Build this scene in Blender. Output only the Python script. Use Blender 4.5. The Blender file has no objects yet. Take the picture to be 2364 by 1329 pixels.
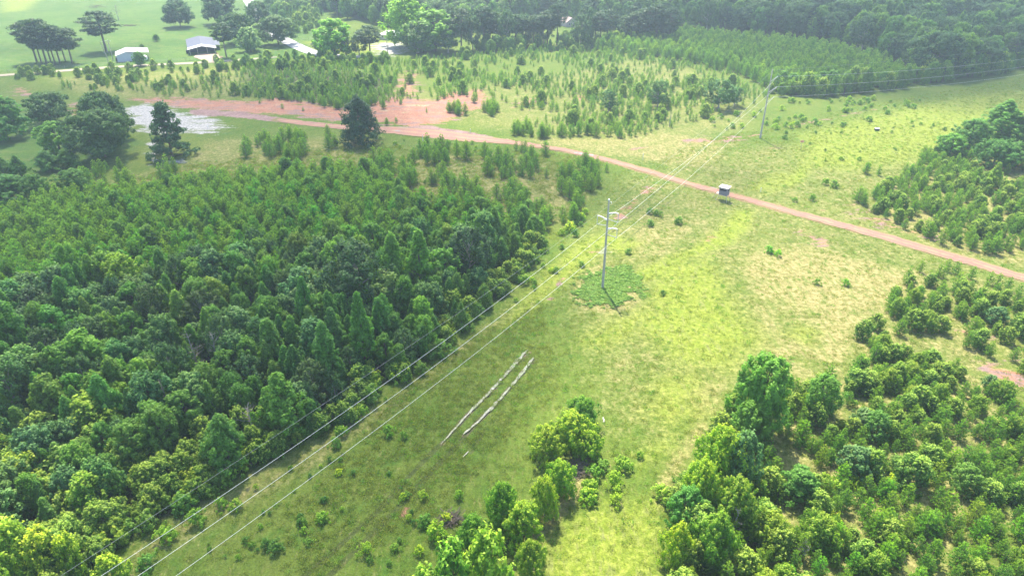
import bpy, math, random
import numpy as np
from mathutils import Vector, Matrix
R = math.radians
rnd = random.Random(7)
scene = bpy.context.scene
COL = scene.collection

# ------------------------------------------------------------------ camera
CAM_H, PITCH, F, CX, CY = 60.0, 29.5, 1590.0, 1182.0, 664.5
cam = bpy.data.cameras.new('camera')
cam.sensor_width = 36.0; cam.lens = 36.0 * F / 2364.0
cam.clip_start = 0.5; cam.clip_end = 9000
camo = bpy.data.objects.new('camera', cam); COL.objects.link(camo)
camo.location = (0, 0, CAM_H); camo.rotation_euler = (R(90 - PITCH), 0, 0)
scene.camera = camo
# ------------------------------------------------------------------ light
SUN_EL, SUN_AZ = 60.0, -12.2
L = Vector((math.cos(R(SUN_EL)) * math.sin(R(SUN_AZ)), math.cos(R(SUN_EL)) * math.cos(R(SUN_AZ)), math.sin(R(SUN_EL))))
w = bpy.data.worlds.new('World'); scene.world = w; w.use_nodes = True
nt = w.node_tree; bg = nt.nodes['Background']
sky = nt.nodes.new('ShaderNodeTexSky'); sky.sky_type = 'NISHITA'; sky.sun_disc = False
sky.sun_elevation = R(SUN_EL); sky.sun_rotation = R(SUN_AZ); sky.air_density = 1.0; sky.dust_density = 1.5
nt.links.new(sky.outputs[0], bg.inputs[0]); bg.inputs[1].default_value = 0.15
sun = bpy.data.lights.new('sun', 'SUN'); sun.energy = 4.9; sun.angle = R(0.5); sun.color = (1.0, .92, .76)
suno = bpy.data.objects.new('sun', sun); COL.objects.link(suno)
suno.rotation_euler = L.to_track_quat('Z', 'Y').to_euler(); suno.location = (0, 100, 300)
vs = scene.view_settings
vs.view_transform = 'Standard'; vs.look = 'None'; vs.gamma = 1; vs.use_curve_mapping = False
vs.exposure = 1.48
scene.cycles.max_bounces = 6; scene.cycles.diffuse_bounces = 3; scene.cycles.transmission_bounces = 3
scene.cycles.transparent_max_bounces = 8; scene.cycles.volume_bounces = 0
scene.cycles.use_denoising = True

# ------------------------------------------------------------------ helpers
ct, st = math.cos(R(PITCH)), math.sin(R(PITCH))
def ray(px, py):
    u, v = (px - CX) / F, (CY - py) / F
    return Vector((u, ct + v * st, -st + v * ct))
def at(px, py, z=0.0):
    """the point of the ground (height z) that shows at this place of the photograph"""
    d = ray(px, py); t = (z - CAM_H) / d.z
    return Vector((d.x * t, d.y * t, z))
def to_px(x, y, z=0.0):
    d = (x, y, z - CAM_H)
    dep = d[1] * ct - d[2] * st
    v = d[1] * st + d[2] * ct
    return CX + F * d[0] / dep, CY - F * v / dep
def hgt(px, yb, yt):
    """height of something whose foot shows at row yb and whose top shows at row yt"""
    g = at(px, yb); lo, hi = 0.0, 45.0
    for _ in range(30):
        m = (lo + hi) / 2
        if to_px(g.x, g.y, m)[1] > yt: lo = m
        else: hi = m
    return lo
def wid(px, yb, wpx):
    g = at(px, yb); return wpx / F * (g.y * ct + CAM_H * st)
def poly(*p): return np.array([at(a, b)[:2] for a, b in p])
def inside(P, x, y):
    x = np.asarray(x, float); y = np.asarray(y, float); c = np.zeros(x.shape, bool); n = len(P)
    for i in range(n):
        x1, y1 = P[i]; x2, y2 = P[(i + 1) % n]
        if y1 == y2: continue
        c ^= ((y1 > y) != (y2 > y)) & (x < (x2 - x1) * (y - y1) / (y2 - y1) + x1)
    return c
def segdist(P, x, y, closed=True):
    d = np.full(np.shape(x), 1e18); n = len(P)
    for i in range(n if closed else n - 1):
        a = P[i]; b = P[(i + 1) % n]; e = b - a; l = float(e @ e) + 1e-9
        t = np.clip(((x - a[0]) * e[0] + (y - a[1]) * e[1]) / l, 0, 1)
        d = np.minimum(d, (x - a[0] - t * e[0]) ** 2 + (y - a[1] - t * e[1]) ** 2)
    return np.sqrt(d)
def sdf(P, x, y):
    d = segdist(P, x, y); return np.where(inside(P, x, y), d, -d)
def sstep(a, b, x):
    t = np.clip((x - a) / (b - a), 0, 1); return t * t * (3 - 2 * t)
_ph = np.random.RandomState(3).rand(24, 4) * 6.28
def wav(x, y, s, k=0):
    """smooth noise, about -1..1, feature size s metres"""
    v = 0
    for i in range(5):
        a = _ph[(k + i) % 24]; f = (1.0 + .45 * i) / s
        v = v + np.sin((x * math.cos(a[0]) + y * math.sin(a[0])) * f * 2.2 + a[1]) * np.sin((y * math.cos(a[2]) - x * math.sin(a[2])) * f * 2.2 + a[3]) / (1 + .3 * i)
    return v / 2.0

def tag(o, label=None, cat=None, group=None, kind=None):
    if label: o['label'] = label
    if cat: o['category'] = cat
    if group: o['group'] = group
    if kind: o['kind'] = kind
    return o
def link(name, me, m=None, parent=None):
    o = bpy.data.objects.new(name, me); COL.objects.link(o)
    if m is not None and me is not None and len(me.materials) == 0:
        me.materials.append(m)
    if parent is not None: o.parent = parent
    return o
def empty(name, loc, rz=0):
    o = bpy.data.objects.new(name, None); COL.objects.link(o); o.location = loc; o.rotation_euler = (0, 0, rz)
    o.empty_display_size = .3
    return o

class MB:
    def __init__(s): s.v = []; s.f = []; s.mi = []
    def box(s, c, size, rz=0, tilt=None, mi=0):
        n = len(s.v); M = Matrix.Rotation(rz, 3, 'Z')
        if tilt is not None: M = M @ tilt
        for dx in (-.5, .5):
            for dy in (-.5, .5):
                for dz in (-.5, .5):
                    p = M @ Vector((dx * size[0], dy * size[1], dz * size[2])) + Vector(c)
                    s.v.append(tuple(p))
        for q in ((0, 1, 3, 2), (4, 6, 7, 5), (0, 4, 5, 1), (2, 3, 7, 6), (0, 2, 6, 4), (1, 5, 7, 3)):
            s.f.append(tuple(n + i for i in q)); s.mi.append(mi)
        return s
    def tube(s, pts, rad, seg=8, mi=0, cap=True):
        pts = [Vector(p) for p in pts]; base = len(s.v)
        if not hasattr(rad, '__len__'): rad = [rad] * len(pts)
        for i, p in enumerate(pts):
            d = (pts[min(i + 1, len(pts) - 1)] - pts[max(i - 1, 0)]).normalized()
            a = d.cross(Vector((0, 0, 1)) if abs(d.z) < .9 else Vector((1, 0, 0))).normalized(); b = d.cross(a)
            for k in range(seg):
                t = 2 * math.pi * k / seg
                s.v.append(tuple(p + (a * math.cos(t) + b * math.sin(t)) * rad[i]))
        for i in range(len(pts) - 1):
            for k in range(seg):
                k2 = (k + 1) % seg
                s.f.append((base + i * seg + k, base + i * seg + k2, base + (i + 1) * seg + k2, base + (i + 1) * seg + k)); s.mi.append(mi)
        if cap:
            s.f.append(tuple(base + k for k in range(seg))[::-1]); s.mi.append(mi)
            s.f.append(tuple(base + (len(pts) - 1) * seg + k for k in range(seg))); s.mi.append(mi)
        return s
    def face(s, pts, mi=0):
        n = len(s.v); s.v += [tuple(p) for p in pts]; s.f.append(tuple(range(n, n + len(pts)))); s.mi.append(mi); return s
    def slab(s, pts, t, mi=0):
        """a flat polygon given thickness t along its normal"""
        pts = [Vector(p) for p in pts]; nrm = (pts[1] - pts[0]).cross(pts[2] - pts[0]).normalized() * t
        n = len(s.v); k = len(pts)
        s.v += [tuple(p) for p in pts] + [tuple(p + nrm) for p in pts]
        s.f.append(tuple(range(n, n + k))[::-1]); s.f.append(tuple(range(n + k, n + 2 * k))); s.mi += [mi, mi]
        for i in range(k):
            j = (i + 1) % k; s.f.append((n + i, n + j, n + k + j, n + k + i)); s.mi.append(mi)
        return s
    def mesh(s, name, mats):
        me = bpy.data.meshes.new(name); me.from_pydata(s.v, [], s.f)
        for m in (mats if isinstance(mats, (list, tuple)) else [mats]): me.materials.append(m)
        me.polygons.foreach_set('material_index', s.mi); me.update(); return me
    def build(s, name, mats, parent=None): return link(name, s.mesh(name, mats), None, parent)

# ------------------------------------------------------------------ materials
def newmat(name):
    m = bpy.data.materials.new(name); m.use_nodes = True; n = m.node_tree
    return m, n, n.nodes, n.links, n.nodes['Principled BSDF']
def simple(name, col, rough=.7, metal=0, var=.12, scale=3.0, bump=0.0, spec=.3):
    m, n, N, K, p = newmat(name)
    tc = N.new('ShaderNodeTexCoord'); no = N.new('ShaderNodeTexNoise'); no.inputs['Scale'].default_value = scale; no.inputs['Detail'].default_value = 5
    K.new(tc.outputs['Object'], no.inputs['Vector'])
    mx = N.new('ShaderNodeMix'); mx.data_type = 'RGBA'
    mx.inputs['A'].default_value = tuple(c * (1 - var * 1.6) for c in col) + (1,); mx.inputs['B'].default_value = tuple(min(1, c * (1 + var)) for c in col) + (1,)
    K.new(no.outputs[0], mx.inputs['Factor']); K.new(mx.outputs['Result'], p.inputs['Base Color'])
    p.inputs['Roughness'].default_value = rough; p.inputs['Metallic'].default_value = metal; p.inputs['Specular IOR Level'].default_value = spec
    if bump:
        b = N.new('ShaderNodeBump'); b.inputs['Distance'].default_value = bump; K.new(no.outputs[0], b.inputs['Height']); K.new(b.outputs[0], p.inputs['Normal'])
    return m
def leafmat(name, ca, cb, tip, trans=.35, tw=1.0, spec=.25, rough=.55):
    """ca..cb: range of leaf colours, tip: colour of the new growth at the shoot ends"""
    m, n, N, K, p = newmat(name)
    at_ = N.new('ShaderNodeAttribute'); at_.attribute_name = 'leaf'
    sp = N.new('ShaderNodeSeparateColor'); K.new(at_.outputs['Color'], sp.inputs[0])
    oi = N.new('ShaderNodeObjectInfo')
    a = N.new('ShaderNodeMath'); a.operation = 'MULTIPLY'; K.new(oi.outputs['Random'], a.inputs[0]); a.inputs[1].default_value = .5
    b = N.new('ShaderNodeMath'); b.operation = 'MULTIPLY_ADD'; K.new(sp.outputs[1], b.inputs[0]); b.inputs[1].default_value = .5; K.new(a.outputs[0], b.inputs[2])
    mx = N.new('ShaderNodeMix'); mx.data_type = 'RGBA'; mx.inputs['A'].default_value = ca + (1,); mx.inputs['B'].default_value = cb + (1,); K.new(b.outputs[0], mx.inputs['Factor'])
    tm = N.new('ShaderNodeMath'); tm.operation = 'MULTIPLY'; K.new(sp.outputs[0], tm.inputs[0]); tm.inputs[1].default_value = tw
    m2 = N.new('ShaderNodeMix'); m2.data_type = 'RGBA'; K.new(mx.outputs['Result'], m2.inputs['A']); m2.inputs['B'].default_value = tip + (1,); K.new(tm.outputs[0], m2.inputs['Factor'])
    # leaf to leaf value change
    hv = N.new('ShaderNodeHueSaturation'); K.new(m2.outputs['Result'], hv.inputs['Color'])
    mr = N.new('ShaderNodeMapRange'); K.new(sp.outputs[2], mr.inputs[0]); mr.inputs[3].default_value = .72; mr.inputs[4].default_value = 1.28; K.new(mr.outputs[0], hv.inputs['Value'])
    mh = N.new('ShaderNodeMapRange'); K.new(oi.outputs['Random'], mh.inputs[0]); mh.inputs[3].default_value = .512; mh.inputs[4].default_value = .488; K.new(mh.outputs[0], hv.inputs['Hue'])
    m3 = N.new('ShaderNodeMix'); m3.data_type = 'RGBA'; m3.blend_type = 'MULTIPLY'; m3.inputs['Factor'].default_value = 1
    K.new(hv.outputs[0], m3.inputs['A']); K.new(oi.outputs['Color'], m3.inputs['B'])
    K.new(m3.outputs['Result'], p.inputs['Base Color']); p.inputs['Roughness'].default_value = rough; p.inputs['Specular IOR Level'].default_value = spec
    tl = N.new('ShaderNodeBsdfTranslucent')
    hs = N.new('ShaderNodeMix'); hs.data_type = 'RGBA'; hs.blend_type = 'MULTIPLY'; hs.inputs['Factor'].default_value = 1; hs.inputs['B'].default_value = (1.55, 1.6, .75, 1)
    K.new(m3.outputs['Result'], hs.inputs['A']); K.new(hs.outputs['Result'], tl.inputs[0])
    ms = N.new('ShaderNodeMixShader'); ms.inputs[0].default_value = trans
    K.new(p.outputs[0], ms.inputs[1]); K.new(tl.outputs[0], ms.inputs[2]); K.new(ms.outputs[0], N['Material Output'].inputs['Surface'])
    return m
M = {}
M['bark'] = simple('bark', (.16, .13, .10), .9, var=.3, scale=6)
M['bark_pale'] = simple('pale_bark', (.34, .31, .27), .9, var=.3, scale=5)
M['sweetgum'] = leafmat('broad_leaves', (.060, .155, .022), (.125, .26, .034), (.46, .58, .09), tw=.9, trans=.52)
M['wood'] = leafmat('woodland_leaves', (.078, .195, .030), (.140, .290, .042), (.26, .44, .07), tw=.6, trans=.50)
M['oak'] = leafmat('oak_leaves', (.036, .095, .026), (.066, .155, .036), (.14, .27, .05), tw=.5, trans=.30)
M['willow'] = leafmat('willow_leaves', (.095, .215, .016), (.16, .31, .022), (.40, .46, .04), tw=.75, trans=.45)
M['bluish'] = leafmat('bluish_leaves', (.048, .145, .040), (.090, .21, .060), (.30, .46, .13), tw=.6, trans=.38)
M['needle'] = leafmat('pine_needles', (.068, .180, .034), (.130, .275, .044), (.30, .46, .07), tw=.7, trans=.52, spec=.2)
M['needle_dark'] = leafmat('mature_pine_needles', (.030, .075, .030), (.055, .115, .042), (.11, .19, .05), tw=.5, trans=.25)
M['weed'] = leafmat('weed_leaves', (.09, .20, .03), (.16, .29, .045), (.28, .42, .07), tw=.6, trans=.5)
M['vine'] = leafmat('creeper_leaves', (.09, .22, .03), (.22, .40, .07), (.38, .52, .12), tw=.9, trans=.5)
M['grass'] = leafmat('grass_blades', (.105, .185, .026), (.185, .235, .045), (.30, .28, .11), tw=.6, trans=.5, spec=.1)

# ------------------------------------------------------------------ foliage meshes
def cards_mesh(name, C, Nn, S, leaf, mat, aspect=1.7, sides=4):
    """C centres, Nn normals, S half sizes, leaf (n,3): the three numbers in the attribute 'leaf'"""
    n = len(C); rs = np.random.RandomState(n % 999)
    Nn = Nn / (np.linalg.norm(Nn, axis=1, keepdims=True) + 1e-9)
    A = np.cross(Nn, rs.normal(size=(n, 3))); A /= (np.linalg.norm(A, axis=1, keepdims=True) + 1e-9)
    B = np.cross(Nn, A)
    a = A * (S * aspect ** .5)[:, None]; b = B * (S / aspect ** .5)[:, None]
    V = np.stack([C - a, C + b * .9 + a * .15, C + a, C - b * .9 + a * .15], 1).reshape(-1, 3)
    return raw_mesh(name, V, 4, np.repeat(leaf, 4, 0), mat)
def raw_mesh(name, V, k, leaf, mat):
    me = bpy.data.meshes.new(name); n = len(V); nf = n // k
    me.vertices.add(n); me.vertices.foreach_set('co', V.astype(np.float32).ravel())
    me.loops.add(n); me.loops.foreach_set('vertex_index', np.arange(n, dtype=np.int32))
    me.polygons.add(nf); me.polygons.foreach_set('loop_start', np.arange(0, n, k, dtype=np.int32)); me.polygons.foreach_set('loop_total', np.full(nf, k, np.int32))
    me.update()
    at_ = me.color_attributes.new('leaf', 'FLOAT_COLOR', 'POINT')
    c = np.ones((n, 4), np.float32); c[:, :3] = leaf; at_.data.foreach_set('color', c.ravel())
    me.materials.append(mat); return me

def broad(name, seed, H, W, shape, mat, nclump=120, per=55, ls=.17, low=.12, gaps=.25, limbs=True, bark='bark', shoot=1.45, csz=1.0):
    """returns (crown mesh, trunk mesh) of a broadleaf tree, height H, crown width W"""
    rs = np.random.RandomState(seed)
    hb = H * low
    def rad(t):
        if shape == 'cone': return W / 2 * np.minimum(1, (t / .16 + .45)) * (1 - t) ** .72 * 1.12
        if shape == 'oval': return W / 2 * np.sin(np.pi * (t * .86 + .10)) ** .62
        if shape == 'dome': return W / 2 * np.sqrt(np.maximum(0, 1 - np.maximum(0, t * 1.02 - .04) ** 2.2))
        return W / 2 * np.maximum(.25, np.sin(np.pi * (t * .8 + .17))) ** .8
    ph = rs.rand(6) * 6.28; lob = rs.randint(2, 5)
    cl = []; tries = 0
    while len(cl) < nclump and tries < nclump * 6:
        tries += 1
        t = rs.rand() ** .9; an = rs.rand() * 6.28
        g = 1 + .26 * math.sin(lob * an + ph[0] + 4 * t) + .20 * math.sin((lob + 3) * an + ph[1] - 7 * t) + .13 * math.sin(9 * t + ph[2])
        if math.sin(3 * an + ph[3] + 8 * t) + math.sin(5 * an - ph[4] + 11 * t) < -2 + gaps * 2.8: continue
        r = rad(np.array(t)) * g * (rs.rand() ** .28)
        cl.append((r * math.cos(an), r * math.sin(an), hb + (H - hb) * t * .97, t))
    cl = np.array(cl); n = len(cl)
    rc = (W * .060 + .10) * (rs.rand(n) * .8 + .6) * csz
    C = np.repeat(cl[:, :3], per, 0); rr = np.repeat(rc, per)
    d = rs.normal(size=(n * per, 3)); d[:, 2] = d[:, 2] * .8 + .25; d /= np.linalg.norm(d, axis=1, keepdims=True)
    q = rs.rand(n * per) ** .45
    P = C + d * (rr * q)[:, None] * np.array([1.0, 1.0, shoot])
    # shoots: the clumps narrow toward their tops and lean outwards
    zz = (d[:, 2] * q); P[:, :2] -= d[:, :2] * (rr * q * .45 * np.clip(zz, 0, 1))[:, None]; P[:, :2] += np.repeat(cl[:, :2], per, 0) / (W / 2) * (rr * .35 * zz)[:, None]
    P += rs.normal(size=P.shape) * .05 * W * .15
    P[:, 2] = np.maximum(P[:, 2], .05)
    out = P.copy(); out[:, 2] -= hb + (H - hb) * .4
    out /= (np.linalg.norm(out, axis=1, keepdims=True) + 1e-6)
    Nn = d * .8 + out * .5 + rs.normal(size=P.shape) * .45 + np.array([0, 0, .35])
    tip = np.clip(d[:, 2] * 1.1 * q ** 2 * (.35 + .8 * np.repeat(cl[:, 3], per)) + rs.normal(size=n * per) * .12, 0, 1)
    leaf = np.stack([tip, np.repeat(rs.rand(n), per), rs.rand(n * per)], 1)
    S = ls * (.7 + .6 * rs.rand(n * per))
    crown = cards_mesh(name + '_crown', P, Nn, S, leaf, mat)
    mb = MB(); tr = H * .017 + .03
    top = Vector((rs.normal() * .15, rs.normal() * .15, H * .82)); mid = Vector((rs.normal() * .12, rs.normal() * .12, H * .4))
    mb.tube([(0, 0, -.1), (0, 0, H * .04), mid, top], [tr * 1.5, tr * 1.1, tr * .75, tr * .2], 7)
    if limbs:
        for i in rs.choice(n, min(n, 16), replace=False):
            c = Vector(cl[i, :3]); z0 = min(c.z * .7, H * .6); s0 = mid * (z0 / (H * .4)) if z0 < H * .4 else mid.lerp(top, (z0 - H * .4) / (H * .42))
            mb.tube([s0, s0.lerp(c, .5) + Vector((0, 0, .06 * H * .3)), c], [tr * .4, tr * .25, tr * .08], 4)
    return crown, mb.mesh(name + '_trunk', M[bark])

def ypine(name, seed, H, W, mat, whorls=11, nb=6, blades=13, bare=0.0, bl=.30, bw=.030):
    rs = np.random.RandomState(seed); V = []; Lf = []; mb = MB()
    mb.tube([(0, 0, -.05), (0, 0, H * .5), (rs.normal() * .04, rs.normal() * .04, H * .98)], [H * .014 + .02, H * .009 + .01, .008], 5)
    for i in range(whorls + 1):
        t = i / whorls; z = H * (.06 + bare + (.92 - bare) * t)
        rl = W / 2 * ((1 - t) ** .75 * (.5 + .5 * min(1, t / .15 + .4))) * 1.1 + .07
        k = max(1, int(nb * (1.1 - .5 * t))) if i < whorls else 1
        a0 = rs.rand() * 6.28
        for j in range(k):
            a = a0 + j * 6.28 / k + rs.normal() * .25; r = rl * (.72 + .45 * rs.rand()) if i < whorls else 0
            el = .45 + .4 * t + rs.normal() * .1
            tipp = np.array([math.cos(a) * r, math.sin(a) * r, z + r * math.tan(el) * .55 + rs.normal() * .08])
            base = np.array([0, 0, z - .05 * H])
            if r > .35: mb.tube([tuple(base), tuple(tipp)], [.016, .006], 3, cap=False)
            nt_ = max(1, int(r / .26) + 1); crand = rs.rand()
            for q in range(nt_):
                f = 1 - q * .27 / max(r, .27) if q else 1
                if f < .15: break
                c = base + (tipp - base) * f + (rs.normal(size=3) * .06 if q else 0)
                ax = (tipp - base) / (np.linalg.norm(tipp - base) + 1e-6) * .6 + np.array([0, 0, .8])
                nbl = blades if q == 0 else int(blades * .8)
                d = rs.normal(size=(nbl, 3)) * .62 + ax; d /= np.linalg.norm(d, axis=1, keepdims=True)
                ln = bl * (.7 + .5 * rs.rand(nbl))
                s = np.cross(d, rs.normal(size=(nbl, 3))); s /= np.linalg.norm(s, axis=1, keepdims=True)
                e = c + d * ln[:, None]; m_ = c + d * ln[:, None] * .35
                tri = np.stack([c + 0 * d, m_ + s * bw * 1.3, e, m_ - s * bw * 1.3], 1)
                V.append(tri.reshape(-1, 3))
                lf = np.zeros((nbl, 3)); lf[:, 0] = np.clip(.15 + .75 * (q == 0) * t + rs.normal(size=nbl) * .1, 0, 1); lf[:, 1] = crand; lf[:, 2] = rs.rand(nbl)
                Lf.append(np.repeat(lf, 4, 0))
    V = np.concatenate(V); V[:, 2] = np.maximum(V[:, 2], .02)
    return raw_mesh(name + '_crown', V, 4, np.concatenate(Lf), mat), mb.mesh(name + '_trunk', M['bark'])

def tallpine(name, seed, H, W, mat, bare=.40, nclump=95, per=44, cone=False, ck=1.0):
    rs = np.random.RandomState(seed); mb = MB(); tr = H * .012 + .05
    lean = Vector((rs.normal() * .35, rs.normal() * .35, 0))
    mb.tube([(0, 0, -.1), tuple(lean * .3 + Vector((0, 0, H * .5))), tuple(lean + Vector((0, 0, H * .97)))], [tr, tr * .75, tr * .15], 7)
    C = []
    for i in range(nclump):
        t = rs.rand() ** .85; a = rs.rand() * 6.28
        r = W / 2 * ((math.sin(math.pi * (t * .86 + .09)) ** .7) if not cone else (1.02 - t) ** .7 * (.85 + .25 * math.sin(t * 34))) * (.35 + .75 * rs.rand() ** .6)
        C.append((math.cos(a) * r, math.sin(a) * r, H * (bare + (1 - bare) * t * .97), t))
        if r > 1: mb.tube([tuple(lean * (C[-1][2] / H) + Vector((0, 0, C[-1][2] - r * .25))), C[-1][:3]], [tr * .28, .02], 4, cap=False)
    C = np.array(C); n = len(C); rc = (W * .085 + .25) * (.6 + .8 * rs.rand(n)) * ck
    d = rs.normal(size=(n * per, 3)); d[:, 2] = d[:, 2] * .6 + .2; d /= np.linalg.norm(d, axis=1, keepdims=True)
    q = rs.rand(n * per) ** .5; P = np.repeat(C[:, :3], per, 0) + d * (np.repeat(rc, per) * q)[:, None] * np.array([1.2, 1.2, .85])
    Nn = d + rs.normal(size=P.shape) * .6 + np.array([0, 0, .3])
    leaf = np.stack([np.clip(d[:, 2] * q * .8, 0, 1), np.repeat(rs.rand(n), per), rs.rand(n * per)], 1)
    return cards_mesh(name + '_crown', P, Nn, .26 * (.6 + .7 * rs.rand(n * per)), leaf, mat, aspect=2.6), mb.mesh(name + '_trunk', M['bark'])

def weedmesh(name, seed, Rr, H, n, mat, bw=.05, upright=.5):
    rs = np.random.RandomState(seed); a = rs.rand(n) * 6.28; r = Rr * np.sqrt(rs.rand(n))
    P = np.stack([np.cos(a) * r, np.sin(a) * r, np.zeros(n)], 1)
    d = rs.normal(size=(n, 3)) * (1 - upright) + np.array([0, 0, 1]) * upright + P / Rr * .3; d[:, 2] = np.abs(d[:, 2]) + .1; d /= np.linalg.norm(d, axis=1, keepdims=True)
    s = np.cross(d, rs.normal(size=(n, 3))); s /= np.linalg.norm(s, axis=1, keepdims=True)
    h = H * (.5 + .7 * rs.rand(n)) * (1 - .5 * (r / Rr) ** 2)
    V = np.stack([P, P + d * h[:, None] * .5 + s * bw, P + d * h[:, None], P + d * h[:, None] * .5 - s * bw], 1).reshape(-1, 3)
    lf = np.stack([rs.rand(n) ** 2, np.full(n, rs.rand()), rs.rand(n)], 1)
    return raw_mesh(name, V, 4, np.repeat(lf, 4, 0), mat)

# template = dict(crown, trunk, H, W)
def T(pair, H, W): return dict(crown=pair[0], trunk=pair[1], H=H, W=W)
TP = {}
TP['ypine'] = [T(ypine('young_pine', 11 + i, 4.5, 2.2 + .4 * (i % 3), M['needle'], whorls=10 + i % 3, nb=6 + i % 2, blades=15, bl=.33, bw=.036), 4.5, 2.2 + .4 * (i % 3)) for i in range(6)]
TP['spine'] = [T(ypine('small_pine', 31 + i, 3.0, 1.15 + .3 * (i % 2), M['needle'], whorls=8, nb=5, blades=12, bl=.30, bw=.045), 3.0, 1.15 + .3 * (i % 2)) for i in range(4)]
TP['cone'] = [T(broad('sweetgum', 51 + i, 9, 4.2, 'cone', M['wood'], [300, 190, 380, 240, 300, 210][i], [32, 46, 24, 40, 30, 44][i], [.13, .16, .12, .15, .13, .15][i], .06, [.15, .3, .2, .35, .1, .28][i], shoot=[1.5, 1.2, 1.8, 1.4, 1.1, 1.6][i], csz=[1, 1.25, .8, 1.1, .95, 1.2][i]), 9, 4.2) for i in range(6)]
TP['oval'] = [T(broad('broadleaf', 61 + i, 8, 5.2, ['oval', 'dome', 'oval', 'cone', 'oval', 'dome'][i], M['wood'], [300, 200, 360, 230, 180, 280][i], [34, 48, 26, 40, 44, 30][i], [.13, .16, .12, .14, .16, .13][i], .10, [.2, .38, .25, .3, .45, .2][i], shoot=[1.4, 1.1, 1.7, 1.3, 1.0, 1.6][i], csz=[1, 1.3, .8, 1.1, 1.2, .9][i]), 8, 5.2) for i in range(6)]
TP['blue'] = [T(broad('bluish', 71 + i, 6.5, 4.6, 'oval', M['bluish'], 230, 34, .13, .06, .25), 6.5, 4.6) for i in range(2)]
TP['thicket'] = [T(broad('thicket_tree', 81 + i, 4.2, 3.3, 'dome', M['sweetgum'], 230, 22, .10, .03, .3, shoot=1.9, csz=[.9, .75, 1.0, .8, 1.1][i]), 4.2, 3.3) for i in range(5)]
TP['willow'] = [T(broad('willow', 91 + i, 5.0, 4.6, 'dome', M['willow'], 260, 40, .095, .02, .18), 5, 4.6) for i in range(3)]
TP['oak'] = [T(broad('oak', 101 + i, 13, 15, 'oval', M['oak'], 380, 44, .26, .16, .32, shoot=.95, csz=1.05), 13, 15) for i in range(3)]
TP['tall'] = [T(tallpine('tall_pine', 111 + i, 18, 7.5, M['needle_dark'], bare=.36 + .06 * (i % 3)), 18, 7.5) for i in range(4)]
TP['fullpine'] = [T(tallpine('pine', 121, 12, 8.6, M['needle_dark'], bare=.04, nclump=150, per=34, cone=True, ck=.72), 12, 8.6), T(broad('pine', 122, 12, 9.5, 'cone', M['needle_dark'], 420, 40, .17, .02, .2, shoot=1.2), 12, 9.5)]
TP['loose'] = [T(broad('loose_tree', 131 + i, 11, 7, 'oval', M['oak'], 190, 36, .15, .18, .5, bark='bark_pale'), 11, 7) for i in range(2)]
TP['bush'] = [T(broad('bush', 141 + i, 1.3, 1.7, 'dome', M['willow' if i == 0 else 'weed'], 44, 24, .075, .02, .1, limbs=False, shoot=1.5), 1.3, 1.7) for i in range(3)]

# ------------------------------------------------------------------ placed plants
items = []   # every plant: kind, x, y, height scale, width scale, template, rotation, colour, region phrase
def put(kind, tmpl, px, py, h, w=None, col=(1, 1, 1), zone='', label=None, group=None, var=None, name=None, cat=None, world=False):
    if world: x, y = px, py
    else: g = at(px, py); x, y = g.x, g.y
    v = var if var is not None else rnd.randrange(len(TP[tmpl]))
    t = TP[tmpl][v % len(TP[tmpl])]
    sz = h / t['H']; sx = (w / t['W']) if w else sz * rnd.uniform(.88, 1.15)
    items.append(dict(kind=kind, tn=tmpl, t=t, v=v % len(TP[tmpl]), x=x, y=y, sx=sx, sz=sz, h=h, rz=rnd.uniform(0, 6.28), col=col, zone=zone, label=label, group=group, name=name, cat=cat))
def scatter(P, sp, fn, jit=.42):
    """jittered grid over polygon P, calls fn(x, y)"""
    x0, y0 = P.min(0); x1, y1 = P.max(0)
    pts = []
    ny = int((y1 - y0) / (sp * .87)) + 1; nx = int((x1 - x0) / sp) + 1
    for j in range(ny):
        for i in range(nx):
            pts.append((x0 + (i + (j % 2) * .5 + rnd.uniform(-jit, jit)) * sp, y0 + (j + rnd.uniform(-jit, jit)) * sp * .87))
    pts = np.array(pts); ok = inside(P, pts[:, 0], pts[:, 1])
    for x, y in pts[ok]: fn(float(x), float(y))
def inframe(x, y, m=90):
    a, b = to_px(x, y); return -m < a < 2364 + m and -60 < b < 1329 + 330

# ------------------------------------------------------------------ where the plants stand
DG = (.78, .88, .85); MG = (1, 1, 1); LG = (1.22, 1.22, .9); YG = (1.5, 1.3, .7); BG = (.85, .98, 1.0); BR = (1.15, .85, .7)
def tree(tmpl, px, yb, yt, wpx, col=MG, label=None, kind='tree', group=None, name=None, cat=None, var=None, zone=''):
    put(kind, tmpl, px, yb, hgt(px, yb, yt), wid(px, yb, wpx), col, zone, label, group, var, name, cat)

# trees of the pasture, each with its own look
for k, (px, yb, yt, wp) in enumerate([(85, 143, 48, 62), (96, 146, 52, 50), (108, 147, 44, 60), (117, 141, 55, 48), (128, 149, 58, 50), (139, 147, 60, 52), (151, 141, 70, 46), (167, 146, 66, 56)]):
    tree('tall', px, yb, yt, wp, MG, ['leftmost tall pine of the row of pines in the pasture', None][0] if k == 0 else (
         'lowest rightmost pine of the row of tall pines in the pasture' if k == 7 else None), 'solo', 'row of tall pines in the pasture', 'tall_pine', 'pine tree',
         zone='tall bare trunked pine inside the row of pines in the green pasture')
tree('tall', 245, 118, 27, 74, MG, 'lone tall pine with broad crown beside the utility poles and white barn', 'solo', None, 'tall_pine', 'pine tree', 1)
tree('oak', 417, 62, 0, 66, DG, 'round dark tree alone in the pasture, behind the grey roofed shed', 'solo', None, 'oak_tree', 'tree')
tree('oak', 514, 56, -14, 78, DG, 'dark spreading tree at the top edge, left of the pale road', 'solo', None, 'oak_tree', 'tree')
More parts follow.
